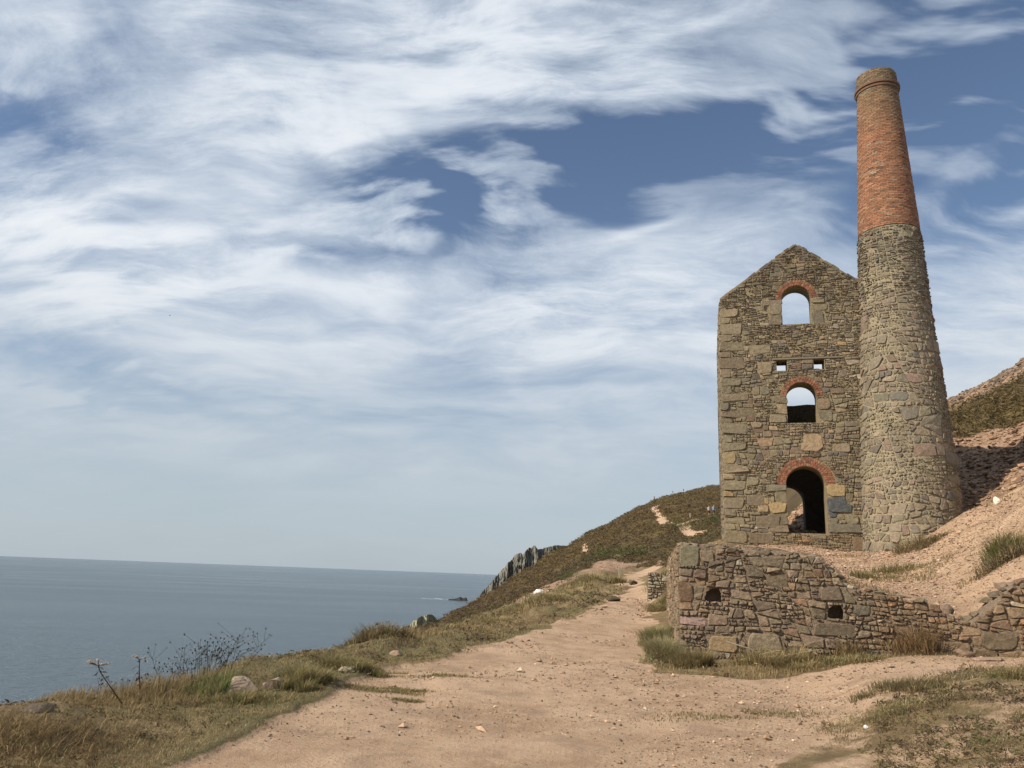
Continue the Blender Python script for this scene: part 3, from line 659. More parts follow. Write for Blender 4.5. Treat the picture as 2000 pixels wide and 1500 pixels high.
PAL_HOUSE = [(5, (0.199, 0.157, 0.102)), (4, (0.166, 0.136, 0.093)), (3, (0.223, 0.176, 0.113)), (2.2, (0.134, 0.114, 0.090)), (1.8, (0.175, 0.125, 0.087)), (1.2, (0.150, 0.102, 0.070)), (1.0, (0.260, 0.188, 0.113)), (.35, (0.122, 0.109, 0.093)), (.15, (0.292, 0.199, 0.109)), (.3, (0.195, 0.143, 0.113)), (.1, (0.317, 0.257, 0.203))]
PAL_STACK = [(5, (0.198, 0.161, 0.114)), (4, (0.176, 0.147, 0.109)), (3, (0.217, 0.176, 0.124)), (1.6, (0.146, 0.127, 0.102)), (1.0, (0.182, 0.136, 0.102)), (.4, (0.140, 0.125, 0.106)), (.12, (0.272, 0.192, 0.113)), (.25, (0.220, 0.157, 0.120))]
PAL_WALL = [(5, (.195, .145, .098)), (4, (.175, .132, .090)), (3, (.225, .168, .112)), (2.5, (.15, .118, .082)), (1.2, (.235, .155, .095)), (.8, (.19, .12, .075)), (.8, (.165, .142, .098)), (.2, (.30, .21, .16)), (.2, (.33, .27, .205))]
PAL_BRICK = [(5, (0.246, 0.117, 0.065)), (4, (0.215, 0.104, 0.059)), (3, (0.272, 0.141, 0.081)), (1.5, (0.177, 0.092, 0.057)), (.8, (0.234, 0.162, 0.109)), (.3, (0.121, 0.073, 0.049))]
PAL_ARCH = [(5, (0.219, 0.093, 0.053)), (4, (0.175, 0.074, 0.044)), (3, (0.248, 0.121, 0.069)), (1.2, (0.132, 0.066, 0.044)), (.5, (0.219, 0.186, 0.125))]

# ------------------------------------------------------------------ engine house
HO = np.array([8.988, 32.714]); HU = np.array([.9613, -.2756]); HN = np.array([-.2756, -.9613])   # foot of the left corner, along the gable, out of it
def house_map(U):
    U = np.atleast_2d(U); xy = HO+np.outer(U[:, 0], HU)+np.outer(U[:, 2], HN); return np.c_[xy, U[:, 1]]
HW = 6.46
GABLE = [(-.02, 2.3), (HW, 2.3), (HW-.05, 13.72), (3.29, 16.12), (.08, 13.76)]
DOOR = (3.235, 3.66, 5.61, .755); MID = (3.25, 8.17, 9.31, .595); TOP = (3.225, 12.47, 13.62, .595)
HOLES = [(2.31, 10.43, 2.73, 10.90), (3.79, 10.43, 4.21, 10.90)]
def build_house():
    H = empty('engine_house', (*(HO+HU*3.2-HN*3), 3.0), label='roofless grey brown stone engine house with red brick arched openings', category='engine house')
    hl = [arch_loop(*DOOR), arch_loop(*MID), arch_loop(*TOP)]+[[(a, b), (c, b), (c, d), (a, d)] for a, b, c, d in HOLES]
    slab('front_wall', GABLE, hl, house_map, 0.0, -.95, M_MORTAR, H)
    DP = 7.0
    # side and rear walls; the left one splays out a little
    def side(u0, u1, sgn):
        def mp(U):
            U = np.atleast_2d(U); t = U[:, 0]/DP
            xy = HO+np.outer(u0+(u1-u0)*t+sgn*U[:, 2], HU)-np.outer(.0+U[:, 0], HN); return np.c_[xy, U[:, 1]]
        return mp
    left = side(0.03, -.22, -1); right = side(HW-.05, HW+.2, 1)
    prof = [(.955, 2.2), (DP-.9, 2.2), (DP-.9, 13.2), (4.6, 13.6), (3.0, 13.66), (.955, 13.62)]
    slab('side_wall', prof, [], left, 0.0, -.8, M_MORTAR, H)
    slab('side_wall', prof, [], right, 0.0, -.8, M_MORTAR, H)
    def rear(U):
        U = np.atleast_2d(U); xy = HO+np.outer(U[:, 0], HU)-np.outer(DP-.05-U[:, 2], HN); return np.c_[xy, U[:, 1]]
    rg = np.random.default_rng(5)
    us = np.linspace(6.7, -.25, 24); topz = 10.22+rg.normal(0, .02, 24)
    slab('rear_wall', [(-.25, 2.2), (6.7, 2.2)]+list(zip(us, topz)), [arch_loop(2.93, 3.3, 5.57, .73)], rear, .85, -.3, M_INNER_SHADE, H)
    # the stones of the gable
    rg = np.random.default_rng(8); big = []
    z = 2.9; k = 0
    while z < 13.3:                                # quoins up the left corner
        h = rg.uniform(.22, .52); w = rg.uniform(.75, 1.15) if k % 2 else rg.uniform(.35, .6)
        big.append((.0, z, w, min(z+h, 13.7))); z += h+rg.uniform(0, .05)*(rg.random() < .6); k += 1
    for (cu, s, sp, r) in (DOOR, MID, TOP):        # jamb blocks
        for sg in (-1, 1):
            z = s
            while z < sp-.12:
                h = min(rg.uniform(.26, .55), sp-z); w = rg.uniform(.35, .85)
                u0 = cu-r-w if sg < 0 else cu+r
                big.append((u0, z, u0+w, z+h)); z += h
    for a in [(4.0, 4.45, 4.95, 4.92), (4.0, 3.72, 5.2, 4.05), (3.2, 7.0, 3.95, 7.75), (4.3, 6.95, 5.0, 7.3), (1.25, 3.9, 2.2, 4.35), (.95, 3.25, 1.85, 3.65), (1.5, 10.35, 2.1, 10.85), (1.2, 11.2, 2.1, 11.6), (.9, 4.75, 1.6, 5.2), (4.85, 3.0, 5.4, 3.6)]: big.append(a)
    def size(u, v):
        t = float(S(np.array((v-8.5)/3.5)))
        return (.095-.035*t, .42-.20*t, 1.2, 2.8+1.2*t, 1.25)
    rects = [(c-r, s, c+r, sp) for c, s, sp, r in (DOOR, MID, TOP)]+HOLES+[(2.14, 10.895, 4.96, 10.985)]
    arcs = [(DOOR[0], DOOR[2], DOOR[3]+3*.123+.02), (MID[0], MID[2], MID[3]+2*.123+.02), (TOP[0], TOP[2], TOP[3]+2*.123+.02)]
    cells = masonry(GABLE, 21, size, rects, arcs, big)
    def tone(c, col, rg):
        u, v = c
        g = .82 if v > 13.6 else 1.0
        if 9.8 < v < 13.7 and (u < 2.0 or u > 4.4) and rg.random() < .10: col = np.array((.34, .27, .21))*rg.uniform(.7, 1.2)      # lime-washed stones
        if v < 3.6: col = col*np.array([.95, .86, .80])
        if u < 1.15 or (1.7 < u < 5.0 and any(s_-.1 < v < sp_ for _, s_, sp_, _ in (DOOR, MID, TOP))): col = col*.5+np.array((.19, .160, .104))*.5*rg.uniform(.8, 1.2)
        if 4.4 < v < 4.95 and 3.98 < u < 5.0: col = np.array((.085, .09, .088))
        if abs(v-5.0) < .35 and u < 2.3 and rg.random() < .18: col = np.array((.30, .215, .11))
        if 3.9 < u < 4.7 and 4.92 < v < 5.5 and rg.random() < .5: col = np.array((.30, .215, .11))
        return col*g
    vis = lambda c: 1.0 if c[0] < 5.2+.045*(c[1]-4) and c[1] > 3.0 else .02
    lay(H, cells, 31, house_map, M_STONE, PAL_HOUSE, .026, .040, 300, seen=vis, tone=tone)
    # stones of the outer side wall and coping
    lp = [(-.0, 2.3), (DP, 2.3), (DP, 13.1), (-.0, 13.72)]
    cells = masonry(lp, 22, lambda u, v: (.14, .42, 1.3, 3.2, 1.2))
    G = Geo(); rg = np.random.default_rng(4)
    lm = lambda U: left(np.c_[np.atleast_2d(U)[:, 0], np.atleast_2d(U)[:, 1], np.atleast_2d(U)[:, 2]])
    for C in cells:
        g = stone_mesh(C, rg, .034, .03, lm)
        if g: G.add(g[0], g[1], pick(rg, PAL_HOUSE))
    G.obj('side_wall_stones', M_STONE, H, kind='stuff')
    G = Geo()
    for (a, b) in (((.08, 13.76), (3.29, 16.12)), ((HW-.05, 13.72), (3.29, 16.12))):   # ragged coping slates
        a, b = np.array(a), np.array(b); L = np.hypot(*(b-a)); e = (b-a)/L; s = 0
        while s < L-.05:
            w = rg.uniform(.18, .5); p = a+e*s; q = a+e*min(s+w, L); nrm = np.array([-e[1], e[0]])*(1 if e[0] > 0 else -1)
            t = rg.uniform(.03, .09)
            P = np.array([p-nrm*.05, q-nrm*.05, q+nrm*t, p+nrm*t*rg.uniform(.6, 1.3)])
            if e[0] < 0: P = P[::-1]
            d0, d1 = rg.uniform(-.02, .05), -.95+rg.uniform(-.05, .04)
            V = np.vstack([house_map(np.c_[P, np.full(4, d0)]), house_map(np.c_[P, np.full(4, d1)])])
            G.add(V, [np.array([(0, 1, 2, 3), (7, 6, 5, 4), (0, 4, 5, 1), (1, 5, 6, 2), (2, 6, 7, 3), (3, 7, 4, 0)])], pick(rg, PAL_HOUSE)*.8)
            s += w
    G.obj('gable_coping', M_STONE, H)
    # lintel strip over the two beam holes
    V = house_map(np.array([(2.15, 10.90, -.5), (4.95, 10.90, -.5), (4.95, 10.98, -.5), (2.15, 10.98, -.5), (2.15, 10.90, .06), (4.95, 10.91, .06), (4.95, 10.97, .06), (2.15, 10.975, .06)]))
    piece('lintel', V, [np.array([(4, 5, 6, 7), (0, 3, 2, 1), (0, 1, 5, 4), (1, 2, 6, 5), (2, 3, 7, 6), (3, 0, 4, 7)])], M_WOOD, H, (.17, .145, .10))
    brick_arch('door_arch', H, DOOR[0], DOOR[2], DOOR[3], 3, 27, house_map, 41, PAL_ARCH)
    brick_arch('window_arch', H, MID[0], MID[2], MID[3], 2, 21, house_map, 42, PAL_ARCH)
    brick_arch('window_arch', H, TOP[0], TOP[2], TOP[3], 2, 21, house_map, 43, PAL_ARCH)
    # a few red bricks in the right beam hole
    for i, (u, w) in enumerate(((3.82, .2), (4.0, .17))):
        V = house_map(np.array([(u+w*a, 10.425+.085*b*(1-.2*i), -.15-.4*c) for c in (0, 1) for a, b in ((0, 0), (1, 0), (1, 1), (0, 1))]))
        piece('brick', V, [np.array([(0, 1, 2, 3), (7, 6, 5, 4), (0, 4, 5, 1), (1, 5, 6, 2), (2, 6, 7, 3), (3, 7, 4, 0)])], M_BRICK, H, (.33, .12, .055))
build_house()

# ------------------------------------------------------------------ chimney stack
CC = HO+HU*7.06
def stack_r(z): return np.interp(z, [2.0, 4.2, 6.0, 8.65, 12, 14.3, 16.75, 19.4, 23.3], [1.90, 1.785, 1.72, 1.57, 1.36, 1.275, 1.175, 1.03, .815])
CAM_ANG = math.atan2(-CC[1], -CC[0])           # angle round the stack that faces the path
def stack_map(U):
    """u = arc metres at mean radius, v = height, d = out"""
    U = np.atleast_2d(U); a = CAM_ANG+U[:, 0]/1.5; r = stack_r(U[:, 1])+U[:, 2]
    return np.c_[CC[0]+r*np.cos(a), CC[1]+r*np.sin(a), U[:, 1]]
def lathe(name, prof, mat, parent, col, n=72, smooth=True):
    a = np.linspace(0, 2*np.pi, n+1)[:-1]; V = np.concatenate([np.c_[CC[0]+r*np.cos(a), CC[1]+r*np.sin(a), np.full(n, z)] for r, z in prof])
    i = np.arange(n); j = (i+1) % n
    Q = np.concatenate([np.stack([i+k*n, j+k*n, j+(k+1)*n, i+(k+1)*n], -1) for k in range(len(prof)-1)])
    return piece(name, V, [Q], mat, parent, col, smooth)
def build_stack():
    K = empty('chimney_stack', (CC[0], CC[1], 3.0), label='tall round tapering chimney with stone base and red brick top', category='chimney')
    zs = np.linspace(2.0, 16.19, 40)
    lathe('stone_shaft', [(float(stack_r(z)), z) for z in zs], M_MORTAR_STACK, K, (.3, .25, .16))
    zb = np.linspace(16.21, 22.95, 30)
    lathe('brick_shaft', [(float(stack_r(z))-.004, z) for z in zb]+[(.62, 22.95), (.55, 16.21)], M_BRICKMORTAR, K, (.25, .15, .09))
    hw = math.radians(128)*1.5
    def size(u, v):
        t = float(S(np.array((v-10.5)/3)))
        return (.20-.13*t, .60-.34*t, 1.05+.5*t, 1.9+2.4*t, 2.0-.6*t)
    cells = masonry([(-hw, 2.1), (hw, 2.1), (hw, 16.16), (-hw, 16.16)], 55, size)
    vis = lambda c: max(.01, math.cos(c[0]/1.5))*(1.0 if c[1] > 3.2 else .05)
    def tone(c, col, rg): return col*(.86 if c[1] > 13.2 else 1.0)
    lay(K, cells, 56, stack_map, M_STONE, PAL_STACK, .044, .040, 300, seen=vis, tone=tone)
    # brick courses
    rg = np.random.default_rng(77); L = []
    z = 16.22; row = 0; ch = .0795
    while z < 22.88:
        r = float(stack_r(z)); n = int(2*math.pi*r/.228); off = (row % 2)*.5+rg.uniform(-.08, .08)
        if abs(z-18.95) < .05: z += .018                      # open joint round the shaft
        for i in range(n):
            a = 2*math.pi*(i+off)/n; da = 2*math.pi/n; pr = rg.normal(.010, .0045)
            if rg.random() < .012: pr = -.05                    # lost brick
            gap = .006/r; a0, a1 = a+gap, a+da-gap; z0, z1 = z+.006, z+ch-.006
            rr0 = stack_r(z0); rr1 = stack_r(z1)
            V = [(CC[0]+(rr+d)*math.cos(t), CC[1]+(rr+d)*math.sin(t), zz) for d in (-.03, pr) for (t, zz, rr) in ((a0, z0, rr0), (a1, z0, rr0), (a1, z1, rr1), (a0, z1, rr1))]
            c = pick(rg, PAL_BRICK)
            soot = float(np.clip((z-20.5)/2.8, 0, 1)); c = c*(1-.30*soot)*np.array([1-.10*soot, 1+.25*soot, 1+.25*soot])
            facing = math.cos(a+da/2-CAM_ANG)
            L.append((facing*(1-.02*(z-16)), V, c))
        z += ch; row += 1
    F = [np.array([(4, 5, 6, 7), (0, 4, 7, 3), (1, 2, 6, 5), (3, 7, 6, 2), (0, 1, 5, 4)])]
    L.sort(key=lambda a: -a[0])
    for w, V, c in L[:300]: piece('brick', V, F, M_BRICK, K, c)
    G = Geo()
    for w, V, c in L[300:]: G.add(V, F, c)
    G.obj('brickwork', M_BRICK, K, kind='stuff')
    # corbel rings and cap
    lathe('corbel_ring', [(.80, 22.90), (.885, 22.94), (.895, 23.02), (.845, 23.03), (.845, 23.06), (.93, 23.08), (.935, 23.18), (.80, 23.2)], M_BRICK, K, (.15, .088, .055), smooth=False)
    cap = lathe('cap', [(.83, 23.18), (.815, 23.76), (.79, 23.84), (.58, 23.84), (.55, 22.95)], M_BRICKMORTAR, K, (.2, .16, .1), smooth=False)
    z = 23.21; row = 0; G = Geo()
    while z < 23.76:
        n = 24
        for i in range(n):
            a = 2*math.pi*(i+.5*(row % 2))/n; da = 2*math.pi/n; r = .828-.02*(z-23.2)
            if row == 7 and rg.random() < .25: continue
            V = [(CC[0]+(r+d)*math.cos(t), CC[1]+(r+d)*math.sin(t), zz) for d in (-.05, rg.normal(.012, .006)) for (t, zz) in ((a+.008, z+.005), (a+da-.008, z+.005), (a+da-.008, z+.072), (a+.008, z+.072))]
            G.add(V, F, np.array((.165, .120, .075))*rg.uniform(.6, 1.3))
        z += .078; row += 1
    G.obj('cap_bricks', M_BRICK, cap, kind='stuff')
build_stack()

# ------------------------------------------------------------------ ruined field walls in front
def wall_map_at(o, du, dn):
    def mp(U):
        U = np.atleast_2d(U); xy = np.array(o)+np.outer(U[:, 0], du)-np.outer(U[:, 2], dn); return np.c_[xy, U[:, 1]]
    return mp
def ico(sub=2):
    bm = bmesh.new(); bmesh.ops.create_icosphere(bm, subdivisions=sub, radius=1); V = np.array([v.co[:] for v in bm.verts]); F = np.array([[v.index for v in f.verts] for f in bm.faces]); bm.free(); return V, F
ICO1, ICO2, ICO3 = ico(1), ico(2), ico(3)
def rock_shape(rg, sub=ICO2, cuts=7, rough=.08):
    V, F = sub; V = V.copy()
    for _ in range(cuts):
        n = rg.normal(size=3); n /= np.linalg.norm(n); d = rg.uniform(.55, .9); s = V@n-d; V = V-np.outer(np.maximum(s, 0), n)
    ph = rg.uniform(0, 50)
    V = V*(1+rough*fbm(V[:, 0]*2+ph, V[:, 1]*2+V[:, 2]*1.7+ph, 3, 3))[:, None]
    return V, F
def rotz(V, a):
    c, s = math.cos(a), math.sin(a); return np.c_[V[:, 0]*c-V[:, 1]*s, V[:, 0]*s+V[:, 1]*c, V[:, 2]]
TOPF = [(0, 2.36), (.67, 2.30), (1.08, 2.23), (2.74, 2.17), (2.86, 1.98), (3.1, 1.79), (3.13, 1.65), (3.82, 1.53), (4.35, 1.44), (4.78, 1.35), (4.94, 1.2), (5.18, 1.08), (5.35, 1.08), (5.6, 1.24), (5.8, 1.45), (5.98, 1.65), (6.27, 1.8), (7.5, 1.95), (9.5, 2.2)]
WHOLES = [(.50, 1.23, .85, 1.52), (2.81, 1.01, 3.14, 1.30)]
def build_walls():
    mp = wall_map_at(WALL_C, WU, WN)
    K = empty('ruined_wall', (WALL_C[0]+WU[0]*3, WALL_C[1]+WU[1]*3, .1), kind='thing', label='broken rubble retaining wall beside the path with two dark holes', category='stone wall')
    outer = [(0.0, -.5), (9.5, -.5)]+TOPF[::-1]
    hl = [[(a+.02, b+.06), (a+.10, b), (c-.13, b+.03), (c-.01, b+.01), (c, d-.12), (c-.06, d), (a+.14, d-.02), (a+.05, d-.08)] for a, b, c, d in WHOLES]
    slab('wall_core', outer, hl, mp, .006, -.75, M_EARTHMORTAR, K)
    for (a, b, c, d) in WHOLES:      # pockets behind the holes
        V = mp(np.array([(x, y, z) for z in (-.02, -.72) for x, y in ((a-.06, b-.06), (c+.06, b-.06), (c+.06, d+.06), (a-.06, d+.06))]))
        piece('hole_lining', V, [np.array([(0, 4, 5, 1), (1, 5, 6, 2), (2, 6, 7, 3), (3, 7, 4, 0), (4, 7, 6, 5)])], M_EARTHMORTAR, K, (.05, .04, .03))
    def size(u, v):
        t = 1.0 if v < .9 else .8
        return (.085, .32*t, 1.2, 2.8, 1.5)
    big = [(.55, .28, 1.15, .62), (0, 1.95, .42, 2.34), (.44, 2.05, .75, 2.28), (0, 1.25, .30, 1.62), (0, .78, .55, .95), (2.72, 1.42, 3.15, 1.62), (4.0, .75, 4.45, .98), (4.75, .45, 5.3, .75), (1.7, 1.6, 2.1, 1.85), (2.55, .75, 3.3, .98), (1.3, .35, 2.0, .72), (3.3, 1.1, 3.62, 1.3), (5.5, .62, 6.1, .95)]
    P = [(0, -.1), (9.2, .1), (9.2, 2.5), (0, 2.5)]
    cells = [C for C in masonry(P, 61, size, [(a+.03, b+.03, c-.02, d-.02) for a, b, c, d in WHOLES], (), big)]
    tu = np.array([t[0] for t in TOPF]); tz = np.array([t[1] for t in TOPF]); keep = []
    for C in cells:
        c = C.mean(0); zt = np.interp(c[0], tu, tz)
        if C[:, 1].min() > zt-.05: continue
        if C[:, 1].max() > zt+.06:
            C = clip(C, np.array([0., 1.]), zt+.04)
        if C is not None and area(C) > .002: keep.append(C)
    def tone(c, col, rg):
        if c[0] > 3.7: col = col*np.array([1.12, 1.02, .94])
        if c[0] < .6 and .75 < c[1] < .97: col = np.array((.30, .205, .175))
        if c[1] > 1.9: col = col*np.array([.92, .95, .95])
        return col
    lay(K, keep, 62, mp, M_WALLSTONE, PAL_WALL, .018, .045, 290, seen=lambda c: 1.0 if c[0] < 6.3 and c[1] > .05 else .02, tone=tone, soft=1.2)
    # loose stones lying along the ragged top
    rg = np.random.default_rng(63); G = Geo()
    for i in range(120):
        u = rg.uniform(0, 6.4); d = rg.uniform(-.72, -.05); zt = np.interp(u, tu, tz)
        V, F = rock_shape(rg, ICO1, 6, .12); s = rg.uniform(.06, .17)*np.array([1.5, 1.0, .55]); V = rotz(V*s, rg.uniform(0, 3))
        p = mp(np.array([[u, zt+rg.uniform(-.03, .05), d]]))[0]; G.add(V+p, [F], pick(rg, PAL_WALL))
    G.obj('top_stones', M_WALLSTONE, K, kind='stuff')
    # the long flank running back beside the path
    LD = (WALL_L-WALL_C); LL = np.linalg.norm(LD); LD = LD/LL; LNn = np.array([LD[1], -LD[0]])    # inwards
    fm = wall_map_at(WALL_C+LNn*0+LD*0, LD, LNn)
    K2 = empty('flank_wall', (*(WALL_C+LD*5), .3), kind='thing', label='sunlit side wall running back along the path from the wall corner', category='stone wall')
    rg = np.random.default_rng(64); us = np.linspace(LL, .76, 20); tp = 2.36+rg.normal(0, .04, 20)-.25*S((us-6.5)/4.5)
    slab('wall_core', [(.76, -.4), (LL, -.2)]+list(zip(us, tp)), [], fm, .006, -.7, M_EARTHMORTAR, K2)
    c2 = [C for C in masonry([(0.0, -.1), (LL, .2), (LL, 2.05), (6, 2.32), (0, 2.34)], 65, lambda u, v: (.10, .30, 1.2, 2.6, 1.3))]
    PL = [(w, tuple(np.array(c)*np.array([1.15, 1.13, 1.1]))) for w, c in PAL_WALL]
    fm2 = lambda U: fm(np.c_[np.atleast_2d(U)[:, 0], np.atleast_2d(U)[:, 1], np.atleast_2d(U)[:, 2]])
    lay(K2, c2, 66, fm2, M_WALLSTONE, PL, .03, .04, 160, seen=lambda c: 1/(1+.15*c[0]))
    # second tier set back on the terrace, the plinth below the house
    o3 = WALL_C+WN*1.35
    m3 = wall_map_at(o3, WU, WN)
    K3 = empty('plinth_wall', (*(o3+WU*1.7), 2.0), kind='thing', label='low broken stone tier set back on top of the retaining wall', category='stone wall')
    rg = np.random.default_rng(67); us = np.linspace(2.92, .55, 12); tp = np.interp(us, [.55, .9, 1.8, 2.92], [2.47, 2.45, 2.38, 2.29])+rg.normal(0, .025, 12)
    slab('wall_core', [(.55, 1.6), (2.92, 1.6)]+list(zip(us, tp)), [], m3, .006, -.5, M_EARTHMORTAR, K3)
    c3 = masonry([(.55, 1.7), (2.95, 1.7), (2.93, 2.28), (1.8, 2.38), (.55, 2.46)], 68, lambda u, v: (.09, .26, 1.4, 3.4, 1.2))
    lay(K3, c3, 69, m3, M_WALLSTONE, PAL_WALL, .025, .04, 80)
    rg = np.random.default_rng(70)
    for i in range(26):
        u = rg.uniform(.5, 2.95); V, F = rock_shape(rg, ICO1, 6, .12); s = rg.uniform(.07, .17)*np.array([1.6, 1.0, .5]); V = rotz(V*s, rg.uniform(0, 3))
        p = m3(np.array([[u, 2.0+rg.uniform(0, .15)-.12*(i % 3), rg.uniform(.1, 1.0)]]))[0]; p[2] = max(gz(p[0], p[1])+s[2]*.4, 2.02)
        piece('loose_stone', V+p, [F], M_WALLSTONE, K3, pick(rg, PAL_WALL))
    # stub of an old gate pier farther along
    K4p = np.array([6.15, 32.4]); z0 = gz(*K4p)
    rg = np.random.default_rng(72)
    K4 = empty('wall_stub', (*K4p, z0-.1), kind='thing', label='short whitish stone wall stub behind the flank wall', category='stone wall')
    sm = wall_map_at(K4p, np.array([.98, -.2]), np.array([.2, .98]))
    lp = [(-.42, z0-.4), (.55, z0-.4), (.52, z0+.75), (.2, z0+.92), (-.1, z0+1.0), (-.38, z0+.95)]
    slab('wall_core', lp, [], sm, .006, -.6, M_EARTHMORTAR, K4)
    lay(K4, masonry(lp, 73, lambda u, v: (.10, .28, 1.2, 2.4, 1.6)), 74, sm, M_WALLSTONE, [(2, (.30, .26, .19)), (1, (.2, .165, .115)), (1, (.38, .34, .27))], .035, .06, 60)
build_walls()

# ------------------------------------------------------------------ plants
def blades(x, y, z, h, w, col, rg, lean=.35, wind=(.5, -.1), bend=.5, yaw=None, tipcol=None):
    n = len(x); a = rg.uniform(0, 2*np.pi, n) if yaw is None else yaw
    sx, sy = np.cos(a+np.pi/2)*w/2, np.sin(a+np.pi/2)*w/2
    lx = np.cos(a)*lean*h*rg.uniform(.2, 1.4, n)+wind[0]*h*bend*rg.uniform(.4, 1.2, n)*.5
    ly = np.sin(a)*lean*h*rg.uniform(.2, 1.4, n)+wind[1]*h*bend*.5
    B = np.stack([x, y, z], -1); s = np.stack([sx, sy, 0*sx], -1); t = np.stack([lx, ly, h], -1); m = np.stack([lx*.35, ly*.35, h*.6], -1)
    V = np.stack([B-s, B+s, B+m-s*.75, B+m+s*.75, B+t], 1).reshape(-1, 3)
    k = np.arange(n)*5
    Q = np.stack([k, k+1, k+3, k+2], -1); T = np.stack([k+2, k+3, k+4], -1)
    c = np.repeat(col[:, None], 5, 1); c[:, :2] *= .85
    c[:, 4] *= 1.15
    return V, [Q, T], c.reshape(-1, 3)
DRY, STRAW, OLIVE, GREEN, BROWN = map(np.array, ((.300, .222, .110), (.42, .325, .170), (.205, .175, .078), (.135, .150, .058), (.210, .142, .080)))
def mixcol(rg, n, pal):
    w = np.array([p[0] for p in pal], float); k = rg.choice(len(pal), n, p=w/w.sum())
    return np.array([p[1] for p in pal])[k]*rg.uniform(.7, 1.3, (n, 1))
def fan(rg, n, a0, a1, r0, r1):
    a = np.radians(rg.uniform(a0, a1, n)); r = np.exp(rg.uniform(math.log(r0), math.log(r1), n)); return r*np.sin(a), r*np.cos(a), r, np.degrees(a)
def lift(r, base): return np.maximum(base, .00085*r)
def verge_grass():
    rg = np.random.default_rng(101); G = Geo()
    # left verge: short turf by the path, long dry grass at the edge
    x, y, r, a = fan(rg, 170000, -42, 9, 5.0, 62)
    pth = gather(G_PATH, x, y); hth = gather(G_HEATH, x, y); sc = gather(G_SCREE, x, y)
    dp = sdf(x, y, PATH)
    z = gather(GZ, x, y)
    clump = S((fbm(x*1.3, y*1.3, 3, 77)+.35)/.6)
    edge_r = np.interp(a, [c[0] for c in COLS[:10]], [c[1][3][0] for c in COLS[:10]])
    toedge = np.where(a < -6.5, edge_r+.9-r, 9)
    k = (pth < .55) & (hth < .5) & (sc < .4) & (dp > -.05) & (toedge > 0) & (rg.random(len(x)) < .25+.75*clump)
    bare = (a < -25) & (r > 8.2) & (r < 9.9); k &= ~(bare & (rg.random(len(x)) < .55))
    x, y, r, a, z, dp, clump, toedge = [v[k] for v in (x, y, r, a, z, dp, clump, toedge)]
    long_ = np.clip(S((1.3-toedge)/1.0)*(a < -13)*.8+S((dp-1.1)/1.4)*(a > -9)*.55+S((dp-.8)/.8)*(a <= -9)*.18, 0, 1)
    h = (.030+.17*long_*clump*rg.uniform(.4, 1.3, len(x)))*np.clip(r/14, .8, 1.8)
    gr = gather(G_GREEN, x, y)
    col = mixcol(rg, len(x), [(5, DRY), (3, STRAW), (2, OLIVE), (2, BROWN)])
    g2 = mixcol(rg, len(x), [(3, OLIVE), (2, GREEN), (1, DRY)])
    col = np.where((rg.random(len(x)) < gr*.5)[:, None], g2, col)
    col = np.where((rg.random(len(x)) < np.where(a < -22, .65, .30))[:, None], mixcol(rg, len(x), [(3, BROWN*.8), (2, DRY*.85), (.7, STRAW)]), col)
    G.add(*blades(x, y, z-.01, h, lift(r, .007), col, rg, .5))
    # matted short turf along the path edge
    x, y, r, a = fan(rg, 70000, -36, 8, 5.5, 30); dp = sdf(x, y, PATH); k = (dp > -.12) & (dp < 1.5) & (rg.random(len(x)) < S((dp+.25)/.5)) & (gather(G_HEATH, x, y) < .5); x, y, r = x[k], y[k], r[k]
    cl = fbm(x*2.2, y*2.2, 3, 91)
    col = np.where((cl > .05)[:, None], mixcol(rg, len(x), [(3, OLIVE*.8), (2, DRY*.8), (1, GREEN*.8)]), mixcol(rg, len(x), [(3, DRY), (2, BROWN*.8), (1.5, STRAW)]))
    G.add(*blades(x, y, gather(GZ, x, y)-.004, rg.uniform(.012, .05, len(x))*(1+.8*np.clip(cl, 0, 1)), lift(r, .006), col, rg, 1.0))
    # turf in the right foreground and round the wall foot
    x, y, r, a = fan(rg, 70000, 8, 40, 5.5, 18)
    pth = gather(G_PATH, x, y); B = gather(G_B, x, y); z = gather(GZ, x, y); dp = sdf(x, y, PATH)
    cl = fbm(x*1.1, y*1.1, 4, 82)
    right = (r < 14.5)
    k = (pth < .5) & (B < .3) & np.where(right, cl > rg.uniform(-.25, .35, len(x)), True)
    x, y, r, a, z, cl, right = [v[k] for v in (x, y, r, a, z, cl, right)]
    h = np.where(right, .018+.03*np.clip(cl, 0, 1), .03+.09*np.clip(cl+.2, 0, 1))*rg.uniform(.5, 1.4, len(x))
    col = mixcol(rg, len(x), [(4, DRY), (.8, OLIVE), (1.6, STRAW), (2, BROWN)])
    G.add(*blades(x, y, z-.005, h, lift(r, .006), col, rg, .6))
    # worn patches of turf on the path
    for (cx, cy, ra, rb, n) in ((-1.23, 13.3, 1.3, .35, 2600), (-1.75, 11.7, .9, .28, 1700), (-1.2, 11.2, .35, .12, 500), (3.1, 10.7, 1.5, .55, 1800), (-1.2, 12.0, .5, .1, 400)):
        q = rg.normal(0, .42, (n, 2)); x = cx+q[:, 0]*ra; y = cy+q[:, 1]*rb+q[:, 0]*ra*.15
        kk = fbm(x*2.3, y*4, 3, 9) > -.12; x, y = x[kk], y[kk]; z = gather(GZ, x, y)
        G.add(*blades(x, y, z-.005, rg.uniform(.015, .05, len(x)), np.full(len(x), .011), mixcol(rg, len(x), [(3, OLIVE), (2, DRY), (1, GREEN)]), rg, .9))
    # thin grass on the terrace gravel
    x, y, r, a = fan(rg, 26000, 14, 38, 18.5, 36); cl = fbm(x*.55, y*.55, 4, 83)
    k = (gather(G_B, x, y) > .9) & (cl > .30); x, y, r = x[k], y[k], r[k]
